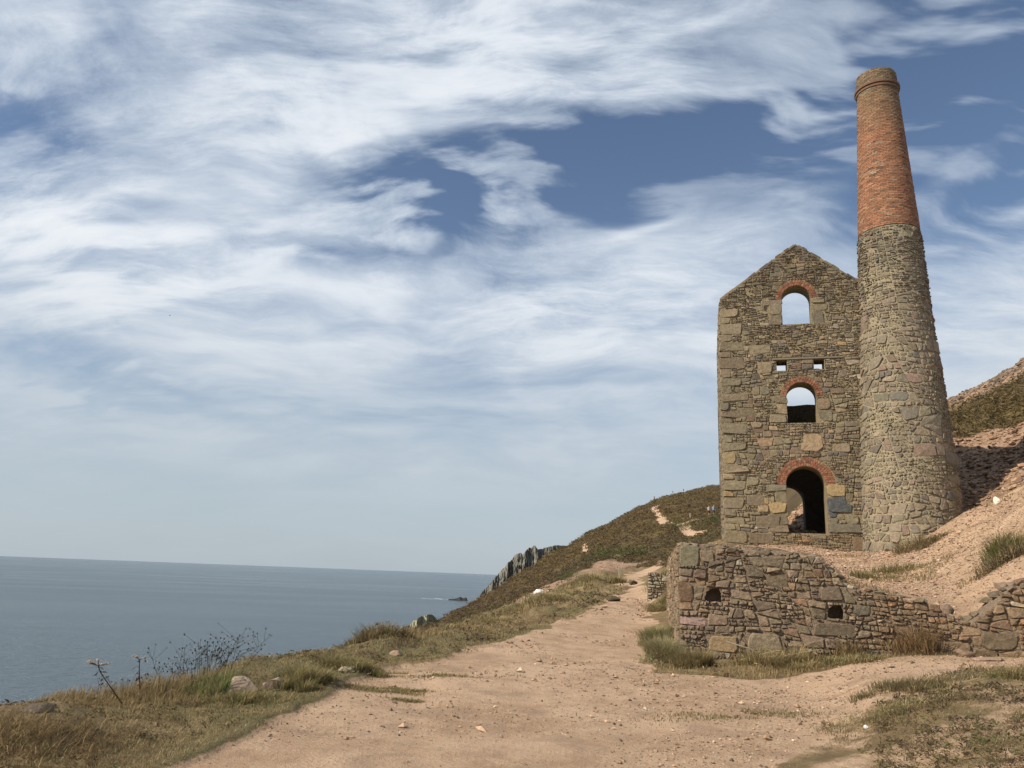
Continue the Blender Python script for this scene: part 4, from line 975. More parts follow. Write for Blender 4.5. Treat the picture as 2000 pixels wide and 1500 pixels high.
    G.add(*blades(x, y, gather(GZ, x, y), rg.uniform(.03, .10, len(x)), lift(r, .012), mixcol(rg, len(x), [(3, OLIVE), (3, DRY)]), rg, .8))
    G.obj('grass', M_GRASS, kind='stuff', label='dry grass and turf along the path verges', category='grass')
verge_grass()

def leafy(cx, cy, cz, s, hh, per, col, rg, leaf=.30, flat=.0):
    """clumps of small leaf faces spread through a dome"""
    n = len(cx); N = n*per
    d = rg.normal(size=(N, 3)); d /= np.linalg.norm(d, axis=1)[:, None]; d[:, 2] = np.abs(d[:, 2]); rad_ = rg.uniform(.35, 1, N)**.6
    S_ = np.repeat(s, per); H_ = np.repeat(hh, per)
    c = np.stack([np.repeat(cx, per)+d[:, 0]*rad_*S_, np.repeat(cy, per)+d[:, 1]*rad_*S_, np.repeat(cz, per)+d[:, 2]*rad_*H_-.08*H_], -1)
    e1 = rg.normal(size=(N, 3)); e1[:, 2] *= .6; e1 /= np.linalg.norm(e1, axis=1)[:, None]; e2 = np.cross(e1, rg.normal(size=(N, 3))); e2 /= np.linalg.norm(e2, axis=1)[:, None]+1e-9
    L = (S_*leaf*rg.uniform(.5, 1.3, N))[:, None]
    V = np.stack([c-e1*L, c+e1*L+e2*L*.25, c+e2*L*.7], 1).reshape(-1, 3)
    T = np.arange(N*3).reshape(-1, 3)
    cc = np.repeat(col, per, 0)*rg.uniform(.65, 1.35, (N, 1))
    return V, [T], np.repeat(cc, 3, 0)
H_BROWN, H_OLIVE, H_GOLD, H_PURP, H_DARK, H_GREEN = map(np.array, ((.145, .100, .050), (.145, .108, .050), (.168, .122, .046), (.150, .108, .070), (.085, .066, .038), (.088, .096, .036)))
def heather():
    rg = np.random.default_rng(111); G = Geo()
    x, y, r, a = fan(rg, 52000, -8.5, 17, 26, 440)
    hth = gather(G_HEATH, x, y); pth = gather(G_PATH, x, y); sc = gather(G_SCREE, x, y)
    k = (hth > .45) & (pth < .25) & (sc < .4) & (gather(GZ, x, y) > -14)
    x, y, r, a = x[k], y[k], r[k], a[k]; z = gather(GZ, x, y)
    s = np.clip(.0060*r, .24, 1.5)*rg.uniform(.6, 1.25, len(x)); hgt = np.clip(s*.42, .15, .55)*rg.uniform(.6, 1.3, len(x))
    big = fbm(x*.03, y*.03, 4, 121); mid = fbm(x*.11, y*.11, 3, 122)
    low = S((np.interp(a, [-8, 0, 7, 16], [70, 90, 125, 120])-r)/40)           # darker gorse along the foot of the slope
    col = np.where((mid > .10)[:, None], H_OLIVE, H_BROWN)
    col = np.where(((big > .05) & (rg.random(len(x)) < .45))[:, None], H_GOLD, col)
    col = np.where((rg.random(len(x)) < .16)[:, None], H_PURP, col)
    col = np.where((rg.random(len(x)) < .12+.28*low)[:, None], H_DARK, col)
    col = np.where(((rg.random(len(x)) < .25*low) & (mid > 0))[:, None], H_GREEN, col)
    G.add(*leafy(x, y, z, s, hgt, 8, col*rg.uniform(.8, 1.2, (len(x), 1)), rg))
    x, y, r, a = fan(rg, 9000, 23, 44, 44, 66); k = (gather(G_HEATH, x, y) > .4) & (gather(G_SCREE, x, y) < .5); x, y, r = x[k], y[k], r[k]; z = gather(GZ, x, y)
    s = rg.uniform(.25, .6, len(x)); mid = fbm(x*.2, y*.2, 3, 123)
    col = np.where((mid > .0)[:, None], H_OLIVE*1.1, H_BROWN*1.35); col = np.where((rg.random(len(x)) < .15)[:, None], H_DARK, col)
    G.add(*leafy(x, y, z, s, s*.7, 9, col, rg))
    G.obj('heather', M_LEAF, kind='stuff', label='low brown and olive heather covering the hillside', category='heather')
heather()

def verge_scrub():
    rg = np.random.default_rng(115); G = Geo()
    x, y, r, a = fan(rg, 9000, -40, 9, 7, 60); dp = sdf(x, y, PATH); n1 = fbm(x*.9, y*.9, 3, 88)
    edge_r = np.interp(a, [c[0] for c in COLS[:10]], [c[1][3][0] for c in COLS[:10]])
    k = (dp > .25) & (gather(G_HEATH, x, y) < .5) & (n1 > -.06) & ((a > -6.5) | (r < edge_r+.3)); x, y, r, a = x[k], y[k], r[k], a[k]
    x2, y2, r2, a2 = fan(rg, 6000, 14, 38, 6, 15); k = (gather(G_PATH, x2, y2) < .5) & (fbm(x2*1.0, y2*1.0, 3, 89) > .08); x = np.append(x, x2[k]); y = np.append(y, y2[k]); r = np.append(r, r2[k]); a = np.append(a, a2[k])
    s = np.clip(.009*r, .05, .3)*rg.uniform(.6, 1.3, len(x)); col = mixcol(rg, len(x), [(4, BROWN*.7), (2.5, OLIVE*.7), (3, np.array((.095, .070, .042))), (.7, GREEN*.8), (1, DRY*.8)])
    G.add(*leafy(x, y, gather(GZ, x, y), s, s*.55, 12, col, rg, .26))
    G.obj('verge_scrub', M_LEAF, kind='stuff', label='matted low brown and olive scrub in the verge turf', category='scrub')
verge_scrub()
def bush(name, label, cat, x, y, r, h, n, pal, seed, grassy=0.0, green_leaf=.16, group=None, dx=1.0):
    rg = np.random.default_rng(seed); G = Geo(); z = gz(x, y)
    m = max(6, int(n/14)); q = rg.normal(0, .42, (m, 2)); cx = x+q[:, 0]*r*dx; cy = y+q[:, 1]*r
    d = np.hypot(q[:, 0], q[:, 1]); hh = h*np.clip(1.05-d*.7, .25, 1)
    V, P, c = leafy(cx, cy, gather(GZ, cx, cy), np.full(m, r*.34), hh, int(14*(1-grassy))+2, mixcol(rg, m, pal), rg, green_leaf)
    f = G.add(V, P, c)
    if grassy:
        nb = int(n*grassy*3.0); sc_ = rg.normal(0, .40, (14, 2)); sh = rg.uniform(.45, 1.15, 14)*np.clip(1.15-.5*np.hypot(sc_[:, 0], sc_[:, 1]), .4, 1.1)
        k = rg.integers(0, 14, nb); o = rg.normal(0, .15, (nb, 2)); q = sc_[k]+o; bx, by = x+q[:, 0]*r*dx, y+q[:, 1]*r
        yaw = np.arctan2(o[:, 1], o[:, 0])+rg.normal(0, .5, nb)
        pal2 = list(pal)+[(.22*sum(p[0] for p in pal), STRAW), (.18*sum(p[0] for p in pal), BROWN)]
        G.add(*blades(bx, by, gather(GZ, bx, by)-.01, h*sh[k]*rg.uniform(.5, 1.15, nb), np.full(nb, max(.006, .0007*math.hypot(x, y))), mixcol(rg, nb, pal2), rg, .9, (.2, 0), .4, yaw))
    p = dict(label=label, category=cat)
    if group: p['group'] = group
    return G.obj(name, M_LEAF, base=True, **p)
PD = [(3, DRY), (2, STRAW), (1, BROWN)]; PG = [(3, OLIVE), (2, GREEN), (1, DRY)]; PGR = [(3, np.array((0.087, 0.150, 0.042))), (2, np.array((0.115, 0.173, 0.058))), (1, OLIVE)]; PBR = [(3, BROWN), (2, DRY), (1, H_DARK)]; PGY = [(3, np.array((0.230, 0.221, 0.125))), (2, np.array((0.288, 0.260, 0.143))), (1, OLIVE)]
bush('grass_tussock', 'domed olive grass tussock at the foot of the wall corner', 'grass tussock', 3.55, 15.45, .42, .34, 1500, [(3, np.array((0.202, 0.177, 0.087))), (2, OLIVE), (1, BROWN)], 201, .8)
bush('grass_bank', 'long green grass bank against the sunlit flank wall', 'grass bank', 3.28, 16.7, .85, .42, 2600, [(3, np.array((0.256, 0.262, 0.141))), (2, np.array((0.333, 0.307, 0.166))), (1.2, BROWN)], 202, .85, dx=.42)
bush('grass_bank', 'tall pale grass growing farther back along the flank wall', 'grass bank', 3.95, 19.9, .55, .45, 2400, [(3, np.array((0.221, 0.241, 0.115))), (2, np.array((0.269, 0.260, 0.134)))], 203, .85)
bush('dry_bush', 'dark brown dry bush low against the middle of the retaining wall', 'bush', 6.6, 15.65, .42, .45, 700, PBR, 204, .35)
bush('dry_bush', 'reddish brown withered bush against the wall left of the breach', 'bush', 7.7, 15.45, .5, .62, 900, [(3, np.array((0.288, 0.177, 0.096))), (2, BROWN), (1, DRY)], 205, .4)
bush('bramble_patch', 'tangle of straw and green weeds along the wall foot by the dead branch', 'weeds', 5.2, 15.55, .8, .30, 1300, [(2, DRY), (2, OLIVE), (1, STRAW)], 206, .7, dx=1.4)
bush('weed_patch', 'short green weeds on the gravel beside the brown wall bushes', 'weeds', 6.3, 14.95, .55, .12, 600, PG, 207, .6, dx=1.7)
bush('shrub', 'round grey brown shrub on the gravel at the chimney foot', 'shrub', 14.0, 27.2, .75, .5, 800, [(3, np.array((0.192, 0.143, 0.087))), (2, OLIVE), (1, H_DARK)], 208, .3, dx=1.4)
bush('shrub', 'dark green low shrub on the terrace edge nearest the wall', 'shrub', 9.7, 21.7, .45, .24, 500, PG, 209, .3, dx=1.4)
bush('shrub', 'long low green shrub in the middle of the terrace gravel', 'shrub', 11.2, 22.9, .62, .28, 600, PG, 210, .3, dx=1.6)
bush('shrub', 'bright green bush on the slope at the right edge', 'shrub', 11.9, 19.0, .55, .5, 900, [(3, np.array((0.115, 0.143, 0.042))), (2, OLIVE)], 211, .5, dx=1.2)
bush('shrub', 'dark heather bush below the bright green bush at the right edge', 'shrub', 11.2, 17.9, .6, .4, 900, [(3, H_DARK), (2, H_PURP), (1, OLIVE)], 212, .2, dx=1.2)
bush('low_shrub', 'olive creeping shrub on the right foreground mound beside a white pebble', 'shrub', 4.5, 9.6, .62, .13, 2600, [(3, np.array((0.188, 0.169, 0.087))), (2, OLIVE), (1.5, DRY)], 213, .15, .07, dx=1.1)
bush('low_shrub', 'dark green spiky shrub along the crest of the right mound', 'shrub', 5.35, 10.75, .55, .16, 2400, [(3, np.array((.125, .112, .058))), (2, OLIVE), (1, BROWN)], 214, .3, .07, dx=1.1)
bush('low_shrub', 'grey green shrub behind the spiky shrub on the right mound', 'shrub', 6.3, 11.2, .6, .14, 1600, [(2, np.array((0.192, 0.164, 0.115))), (2, OLIVE), (1, BROWN)], 215, .15, .08)
bush('low_shrub', 'dark green plant on the mound close to the right edge', 'shrub', 6.05, 9.8, .34, .14, 1000, PG, 216, .3, .1)
bush('low_shrub', 'tiny fresh green plant in the bottom right turf', 'shrub', 4.35, 7.5, .13, .06, 260, PGR, 217, .3, .16)
bush('fern_patch', 'bright green bracken patch left of the boulder', 'fern', -3.75, 10.75, .42, .32, 2400, PGR, 218, .1, .10)
bush('fern_patch', 'green weeds in front of the boulder', 'weeds', -3.2, 10.3, .45, .12, 1400, PG, 219, .6, .10, dx=1.3)
bush('grass_tussock', 'tall green grass tussock right of the boulder', 'grass tussock', -2.75, 11.35, .38, .26, 1700, [(3, np.array((0.143, 0.154, 0.058))), (2, OLIVE), (1, DRY)], 220, .85)
bush('grass_tussock', 'grassy tuft with stones in the hollow of the verge bank', 'grass tussock', -2.35, 12.9, .5, .24, 1300, PG, 221, .7)
bush('gorse_bush', 'dark spiky bush on the cliff edge against the sea', 'bush', -2.75, 18.6, .75, .42, 1300, [(3, np.array((0.115, 0.100, 0.054))), (2, BROWN), (1, OLIVE)], 222, .4)
bush('grass_mound', 'pale long grass mound beside the path where it narrows', 'grass mound', 5.2, 46.5, 1.6, .6, 2600, [(3, np.array((0.307, 0.260, 0.134))), (2, OLIVE), (1, STRAW)], 223, .7, .1, dx=1.3)
bush('grass_mound', 'yellow green grass mound halfway along the left path verge', 'grass mound', 1.6, 33.5, 1.4, .34, 2600, [(3, np.array((0.269, 0.241, 0.115))), (2, OLIVE), (1, STRAW)], 224, .75, .1)
bush('grass_mound', 'straw grass mound on the verge nearer the bush at the cliff edge', 'grass mound', -.6, 25.5, 1.1, .26, 2200, [(3, np.array((0.269, 0.230, 0.115))), (2, OLIVE), (1, STRAW)], 225, .75, .1)
bush('grass_mound', 'grass covered hump right of the narrow path by the wall stub', 'grass mound', 7.0, 36.0, 1.1, .45, 1500, [(3, np.array((0.250, 0.230, 0.115))), (2, OLIVE)], 226, .75, .1)
for i, (bx, by, br, bh, lb) in enumerate(((9.8, 82, 2.2, 2.0, 'dark green gorse bush above the stony patch beside the far path'), (13, 86, 2.6, 2.0, 'broad dark gorse bush above the far bend of the path'), (24.5, 112, 2.4, 2.0, 'bright green gorse bush below the upper bare patch of path'), (28.0, 108, 2.6, 1.7, 'green gorse bush nearest the left edge of the engine house'), (4.7, 62.5, 1.1, 1.2, 'dark round bush at the left end of the stony patch'))):
    bush('gorse_bush', lb, 'bush', bx, by, br, bh, 900, [(3, np.array((0.077, 0.096, 0.035))), (1, H_DARK), (1, np.array((0.106, 0.138, 0.038)))], 240+i, .0, .14)

bush('grass_mound', 'grassy slope at the far end of the flank wall', 'grass mound', 6.0, 29.6, .9, .4, 1600, [(3, np.array((0.256, 0.230, 0.115))), (2, OLIVE), (1, STRAW)], 230, .8, .1)
def tall_dry_grass():
    rg = np.random.default_rng(131); G = Geo()
    n = 9500; px = rg.uniform(-5.6, -3.55, n); t = rg.uniform(0, 1, n); y = 8.9+.45*(px+5.6)+t*2.3
    k = np.hypot(px, y) < np.interp(np.degrees(np.arctan2(px, y)), [c[0] for c in COLS[:10]], [c[1][3][0]+.5 for c in COLS[:10]])
    k &= fbm(px*1.6, y*1.6, 3, 55) > -.35
    x, y, t = px[k], y[k], t[k]; z = gather(GZ, x, y); n = len(x)
    h = (.07+.22*S(t*1.6))*rg.uniform(.4, 1.2, n)*np.clip(.45+.55*S((x+5.7)/1.2), .4, 1)
    G.add(*blades(x, y, z-.02, h, rg.uniform(.006, .010, n), mixcol(rg, n, [(2, STRAW*.8), (3, DRY*.85), (3, BROWN*.9), (1, OLIVE*.8)]), rg, .4, (.5, 0)))
    G.obj('dry_grass', M_GRASS, kind='stuff', label='tall straw coloured grass at the cliff edge', category='grass')
    # collapsed dead grass in the near corner
    n = 2600; x = rg.normal(-4.15, .42, n); y = rg.normal(7.5, .40, n); z = gather(GZ, x, y)
    yaw = rg.normal(-.6, 1.0, n)
    V, P, c = blades(x, y, z-.02, rg.uniform(.05, .16, n), rg.uniform(.005, .009, n), mixcol(rg, n, [(4, BROWN*.75), (2, DRY*.8), (.7, STRAW), (.8, np.array((.09, .09, .042)))]), rg, 1.7, (.3, 0), .6, yaw)
    piece('dead_grass_clump', V, P, M_GRASS, None, c, base=True, label='collapsed dead brown grass clump in the bottom left corner', category='grass clump')
tall_dry_grass()
def tube(pts, r0, r1, n=6):
    P = np.array(pts, float); m = len(P); V = []
    for i in range(m):
        d = P[min(i+1, m-1)]-P[max(i-1, 0)]; d /= np.linalg.norm(d)+1e-9
        u = np.cross(d, (0.3, .9, .2)); u /= np.linalg.norm(u); v = np.cross(d, u); r = r0+(r1-r0)*i/(m-1)
        a = np.linspace(0, 2*np.pi, n+1)[:-1]; V.append(P[i]+r*(np.outer(np.cos(a), u)+np.outer(np.sin(a), v)))
    V = np.concatenate(V); k = np.arange(n); k2 = (k+1) % n
    Q = np.concatenate([np.stack([k+i*n, k2+i*n, k2+(i+1)*n, k+(i+1)*n], -1) for i in range(m-1)])
    return V, [Q]
def seed_plant(name, label, x, y, n, h, spread, seed, head, hc, sc, lean=0.0, br=4, sr=.004, leaves=0):
    rg = np.random.default_rng(seed); K = empty(name, (x, y, gz(x, y)-.02), label=label, category='plant'); z0 = gz(x, y)-.02
    SG, HG = Geo(), Geo()
    for i in range(n):
        bx = x+rg.normal(0, spread*.35); by = y+rg.normal(0, spread*.3); hh = h*rg.uniform(.55, 1.08); dx = rg.normal(lean, .16)*hh+(bx-x)*.5; dy = rg.normal(0, .12)*hh
        z = gz(bx, by)-.02
        P = [(bx+dx*t**1.4, by+dy*t, z+hh*t) for t in np.linspace(0, 1, 5)]; V, F = tube(P, sr, sr*.55, 5); SG.add(V, F, sc*rg.uniform(.7, 1.2))
        tips = [P[-1]]
        for b in range(br):
            t = rg.uniform(.4, .92); q = np.array([bx+dx*t**1.4, by+dy*t, z+hh*t]); e = q+np.array([rg.normal(0, .11), rg.normal(0, .08), rg.uniform(.05, .16)])*hh/.45
            V, F = tube([q, (q+e)/2+(0, 0, -.006), e], sr*.7, sr*.45, 4); SG.add(V, F, sc*rg.uniform(.7, 1.2)); tips.append(e)
        for e in tips:
            V, F = ICO1; s = head*rg.uniform(.7, 1.2); HG.add(V*np.array([s, s, s*1.35])+e, [F], hc*rg.uniform(.6, 1.25))
    SG.obj('stem', M_LEAF, K); HG.obj('seed_heads', M_LEAF, K, kind='stuff')
    return K
DARKST = np.array((.055, .045, .035)); 
seed_plant('seed_head_plant', 'tall dark seed head weeds standing against the sea behind the bracken', -4.05, 11.35, 30, .62, .95, 141, .0095, np.array((.07, .05, .04)), DARKST*1.4, .05, 7, .0030)
seed_plant('seed_head_plant', 'sparse thin weeds with dark heads between the leaning plant and the bracken', -4.65, 10.5, 12, .30, .9, 142, .009, np.array((.07, .05, .04)), DARKST*1.4, 0, 2, .003)
def umbel(name, label, x, y, path, seed, hs):
    rg = np.random.default_rng(seed); z0 = gz(x, y)-.02; K = empty(name, (x, y, z0), label=label, category='plant')
    P = [np.array((x, y, z0))+np.array(p) for p in path]; V, F = tube(P, .008, .005, 6); piece('stem', V, F, M_LEAF, K, (.05, .036, .028))
    G = Geo()
    for i in range(26):                     # withered leaves along the stem
        t = rg.uniform(.25, 1); k = t*(len(P)-1); i0 = int(min(k, len(P)-2)); q = P[i0]+(P[i0+1]-P[i0])*(k-i0); d = rg.normal(0, .03, 3); d[2] = -abs(d[2])
        G.add(np.array([q, q+d, q+d*.6+rg.normal(0, .012, 3)]), [np.array([(0, 1, 2)])], (.06, .042, .03))
    G.obj('leaf', M_LEAF, K)
    for j in range(hs):
        c = P[-1]+np.array([rg.normal(0, .055), rg.normal(0, .04), rg.uniform(.02, .075)]); V, F = tube([P[-1], (P[-1]+c)/2+(0, 0, .005), c], .005, .003, 5); f = piece('flower_stalk', V, F, M_LEAF, K, (.07, .05, .04))
        H = Geo()
        for i in range(9):
            V, F = ICO1; H.add(V*rg.uniform(.007, .012)*np.array([1.2, 1.2, .8])+c+np.array([rg.normal(0, .016), rg.normal(0, .014), rg.uniform(-.004, .012)]), [F], np.array((.48, .40, .33))*rg.uniform(.6, 1.15))
        H.obj('flower_head', M_LEAF, f)
umbel('thistle_plant', 'leaning dead plant with pale flower heads at the cliff edge', -4.35, 9.75, [(0, 0, 0), (-.10, 0, .11), (-.22, 0, .24), (-.33, 0, .36), (-.37, 0, .43)], 151, 6)
umbel('thistle_plant', 'upright dead flower stem with one pale head right of the leaning plant', -4.42, 10.3, [(0, 0, 0), (-.02, 0, .16), (-.05, 0, .32), (-.07, 0, .47)], 152, 3)
def dead_branch():
    rg = np.random.default_rng(161); x, y = 5.05, 15.35; z = gz(x, y)+.05; K = empty('dead_branch', (x, y, z), label='bleached dead branch lying in the weeds at the wall foot', category='branch')
    for i, pts in enumerate(([(-.85, .05, .34), (-.45, 0, .24), (0, 0, .05)], [(0, 0, .05), (.4, .03, .16), (.95, .06, .27)], [(-.25, 0, .08), (.15, .02, .12), (.4, 0, .0)], [(-.6, 0, .02), (-.2, 0, .14), (.1, 0, .22)], [(.05, 0, .08), (.25, 0, -.02), (.5, 0, -.08)], [(.3, 0, .13), (.38, 0, .05), (.5, 0, .02)])):
        V, F = tube(np.array(pts)+np.array((x, y, z)), .017-.0015*i, .006, 6); piece('twig', V, F, M_WOOD, K, np.array((.33, .28, .20))*rg.uniform(.75, 1.1))
dead_branch()

# ------------------------------------------------------------------ loose stone
def boulder(name, label, x, y, size, seed, col, sink=.25, rot=0.0, sub=ICO3, cuts=10, group=None, mat=None):
    rg = np.random.default_rng(seed); V, F = rock_shape(rg, sub, cuts, .10); V = V/np.abs(V).max(0)*np.array(size)/2; V = rotz(V, rot)
    p = dict(label=label, category='stone')
    if group: p['group'] = group
    piece(name, V+np.array([x, y, gz(x, y)+size[2]*(.5-sink)]), [F], mat or M_ROCK, None, np.array(col), False, True, **p)
boulder('boulder', 'pinkish grey boulder half buried in the green verge', -3.32, 10.72, (.44, .32, .30), 301, (.27, .205, .155), .30, .2)
boulder('boulder', 'smaller flat boulder touching the right side of the pinkish boulder', -2.98, 10.95, (.30, .26, .2), 302, (.26, .185, .135), .3, .5)
boulder('boulder', 'pale stone in the hollow of the verge bank', -2.35, 12.75, (.34, .2, .14), 303, (.33, .27, .20), .3, .1)
boulder('boulder', 'dark flat stone poking out of the near left bank', -4.55, 8.35, (.34, .25, .14), 304, (.09, .072, .055), .3, .3)
boulder('boulder', 'round pale stone in front of the cliff edge bush', -2.05, 16.2, (.30, .24, .2), 305, (.25, .18, .125), .45, .1)
boulder('boulder', 'white rounded stone at the edge of the shaded gully', 17.6, 28.2, (.28, .28, .36), 306, (.62, .55, .45), .2, .1)
boulder('boulder', 'white stone on the far verge slope, the larger of two', 2.0, 46.6, (.7, .6, .5), 307, (.60, .57, .52), .2, .1, ICO2)
boulder('boulder', 'small white stone on the far verge slope right of the larger', 2.75, 47.6, (.42, .4, .38), 308, (.60, .57, .52), .2, .4, ICO2)
boulder('boulder', 'big slanting slab stone lying in the breach of the wall', 8.55, 15.75, (.42, .3, .34), 309, (.22, .155, .105), .15, .4)
boulder('boulder', 'flat stone lying on the wall top left of the breach', 7.75, 16.1, (.55, .35, .16), 310, (.20, .16, .12), .1, .1)
boulder('boulder', 'pinkish stone on the terrace gravel left of the low shrubs', 8.75, 22.6, (.34, .3, .2), 311, (.40, .28, .22), .2, .1, ICO2)
boulder('boulder', 'tiny pale stone in front of the pinkish terrace stone', 8.9, 21.8, (.22, .2, .12), 312, (.46, .33, .26), .2, .1, ICO2)
boulder('boulder', 'small white pebble beside the creeping shrub on the right mound', 4.05, 9.25, (.07, .06, .05), 313, (.68, .64, .58), .2, .1, ICO2)
boulder('boulder', 'brown stone on the ground at the foot of the broken wall', 8.35, 14.85, (.42, .25, .18), 314, (.19, .13, .09), .25, .1)
boulder('boulder', 'long flat brown stone on the path before the wall breach', 8.5, 14.3, (.75, .35, .1), 315, (.30, .20, .14), .4, .15)

for lab, x, y, sz, sd_ in (('dark turf clod lying on the path, the right one of two', 4.3, 31.8, (.55, .4, .24), 327), ('dark turf clod lying on the path, the left one of two', 3.45, 31.6, (.55, .36, .2), 328), ('small turf clod where the path narrows', 6.9, 43.5, (.6, .5, .3), 329)):
    boulder('turf_clod', lab, x, y, sz, sd_, (.085, .068, .04), .2, .3, ICO3, 4)

def scatter(name, x, y, size, flat, pal, seed, label, cat, mat=None, sub=ICO1, sink=.3):
    rg = np.random.default_rng(seed); n = len(x); z = gather(GZ, x, y); V0, F0 = sub; m = len(V0)
    shapes = [rock_shape(rg, sub, 5, .15)[0] for _ in range(14)]; k = rg.integers(0, 14, n); SH = np.array(shapes)[k]
    a = rg.uniform(0, 6.28, n); s = size[:, None]*np.stack([rg.uniform(.8, 1.5, n), rg.uniform(.7, 1.1, n), flat*rg.uniform(.6, 1.3, n)], -1)
    SH = SH*s[:, None]; c, sn = np.cos(a)[:, None], np.sin(a)[:, None]
    tl = rg.normal(0, .25, (n, 1)); X = SH[..., 0]*c-SH[..., 1]*sn; Y = SH[..., 0]*sn+SH[..., 1]*c; Z = SH[..., 2]+tl*SH[..., 0]
    V = np.stack([X+x[:, None], Y+y[:, None], Z+(z+s[:, 2]*(1-2*sink))[:, None]], -1).reshape(-1, 3)
    F = (F0[None]+(np.arange(n)*m)[:, None, None]).reshape(-1, 3)
    col = np.repeat(mixcol(rg, n, pal), m, 0)
    link(name, np_mesh(name, V, [F], col), mat or M_SCREE, kind='stuff', label=label, category=cat)
PAL_G = [(4, (.31, .20, .13)), (3, (.37, .25, .17)), (2, (.22, .135, .09)), (1, (.45, .35, .26)), (1, (.15, .10, .075))]
OCTA = (np.array([(1, 0, 0), (-1, 0, 0), (0, 1, 0), (0, -1, 0), (0, 0, 1), (0, 0, -1.)]), np.array([(0, 2, 4), (2, 1, 4), (1, 3, 4), (3, 0, 4), (2, 0, 5), (1, 2, 5), (3, 1, 5), (0, 3, 5)]))
def stones():
    rg = np.random.default_rng(171)
    x, y, r, a = fan(rg, 110000, -34, 36, 5.0, 34); pth = gather(G_PATH, x, y); B = gather(G_B, x, y)
    dens = S((fbm(x*.5, y*.5, 4, 61)+.25)/.6)*np.where(a > 9, 1.0, .55)
    k = (pth > .6) & (B < .3) & (rg.random(len(x)) < dens); x, y, r = x[k], y[k], r[k]
    scatter('path_pebbles', x, y, r*.00068*np.exp(rg.normal(0, .6, len(x))), .6, [(4, (.27, .175, .11)), (3, (.38, .26, .17)), (2.4, (.14, .095, .068)), (.4, (.5, .40, .31))], 172, 'small pebbles scattered on the sandy path', 'pebbles', sub=OCTA)
    x, y, r, a = fan(rg, 46000, 11, 40, 17.5, 36); k = (gather(G_B, x, y) > .95); x, y, r = x[k], y[k], r[k]
    scatter('terrace_gravel', x, y, r*.00062*np.exp(rg.normal(0, .55, len(x))), .6, PAL_G, 173, 'pinkish gravel covering the terrace slope', 'gravel', sub=OCTA)
    x, y, r, a = fan(rg, 16000, 15, 42, 33, 50); k = (gather(G_SCREE, x, y) > .55) & (gather(G_PATH, x, y) < .5); x, y, r = x[k], y[k], r[k]
    scatter('bank_scree', x, y, np.minimum(.055*np.exp(rg.normal(0, .65, len(x))), .19), .5, [(4, (.28, .175, .11)), (3, (.33, .22, .145)), (2, (.20, .125, .082)), (.6, (.42, .32, .24)), (1, (.14, .095, .068))], 174, 'broken reddish rubble on the eroded bank behind the chimney', 'rubble')
    x, y, r, a = fan(rg, 11000, 24, 42, 58, 84); k = (gather(G_SCREE, x, y) > .5); x, y, r = x[k], y[k], r[k]
    scatter('crest_rubble', x, y, .075*np.exp(rg.normal(0, .45, len(x))), .7, [(4, (.17, .125, .088)), (3, (.13, .098, .07)), (2, (.22, .165, .12))], 175, 'band of brown rubble along the hill crest at the right', 'rubble')
    x, y, r, a = fan(rg, 3500, -2, 13, 38, 92); k = (gather(G_SCREE, x, y) > .5) & (gather(G_HEATH, x, y) < 2); x, y, r = x[k], y[k], r[k]
    scatter('far_scree', x, y, .055*np.exp(rg.normal(0, .5, len(x))), .6, [(4, (.26, .17, .11)), (3, (.31, .21, .14)), (2, (.18, .12, .08))], 176, 'stony patch and gully stones at the foot of the heather slope', 'rubble')
stones()

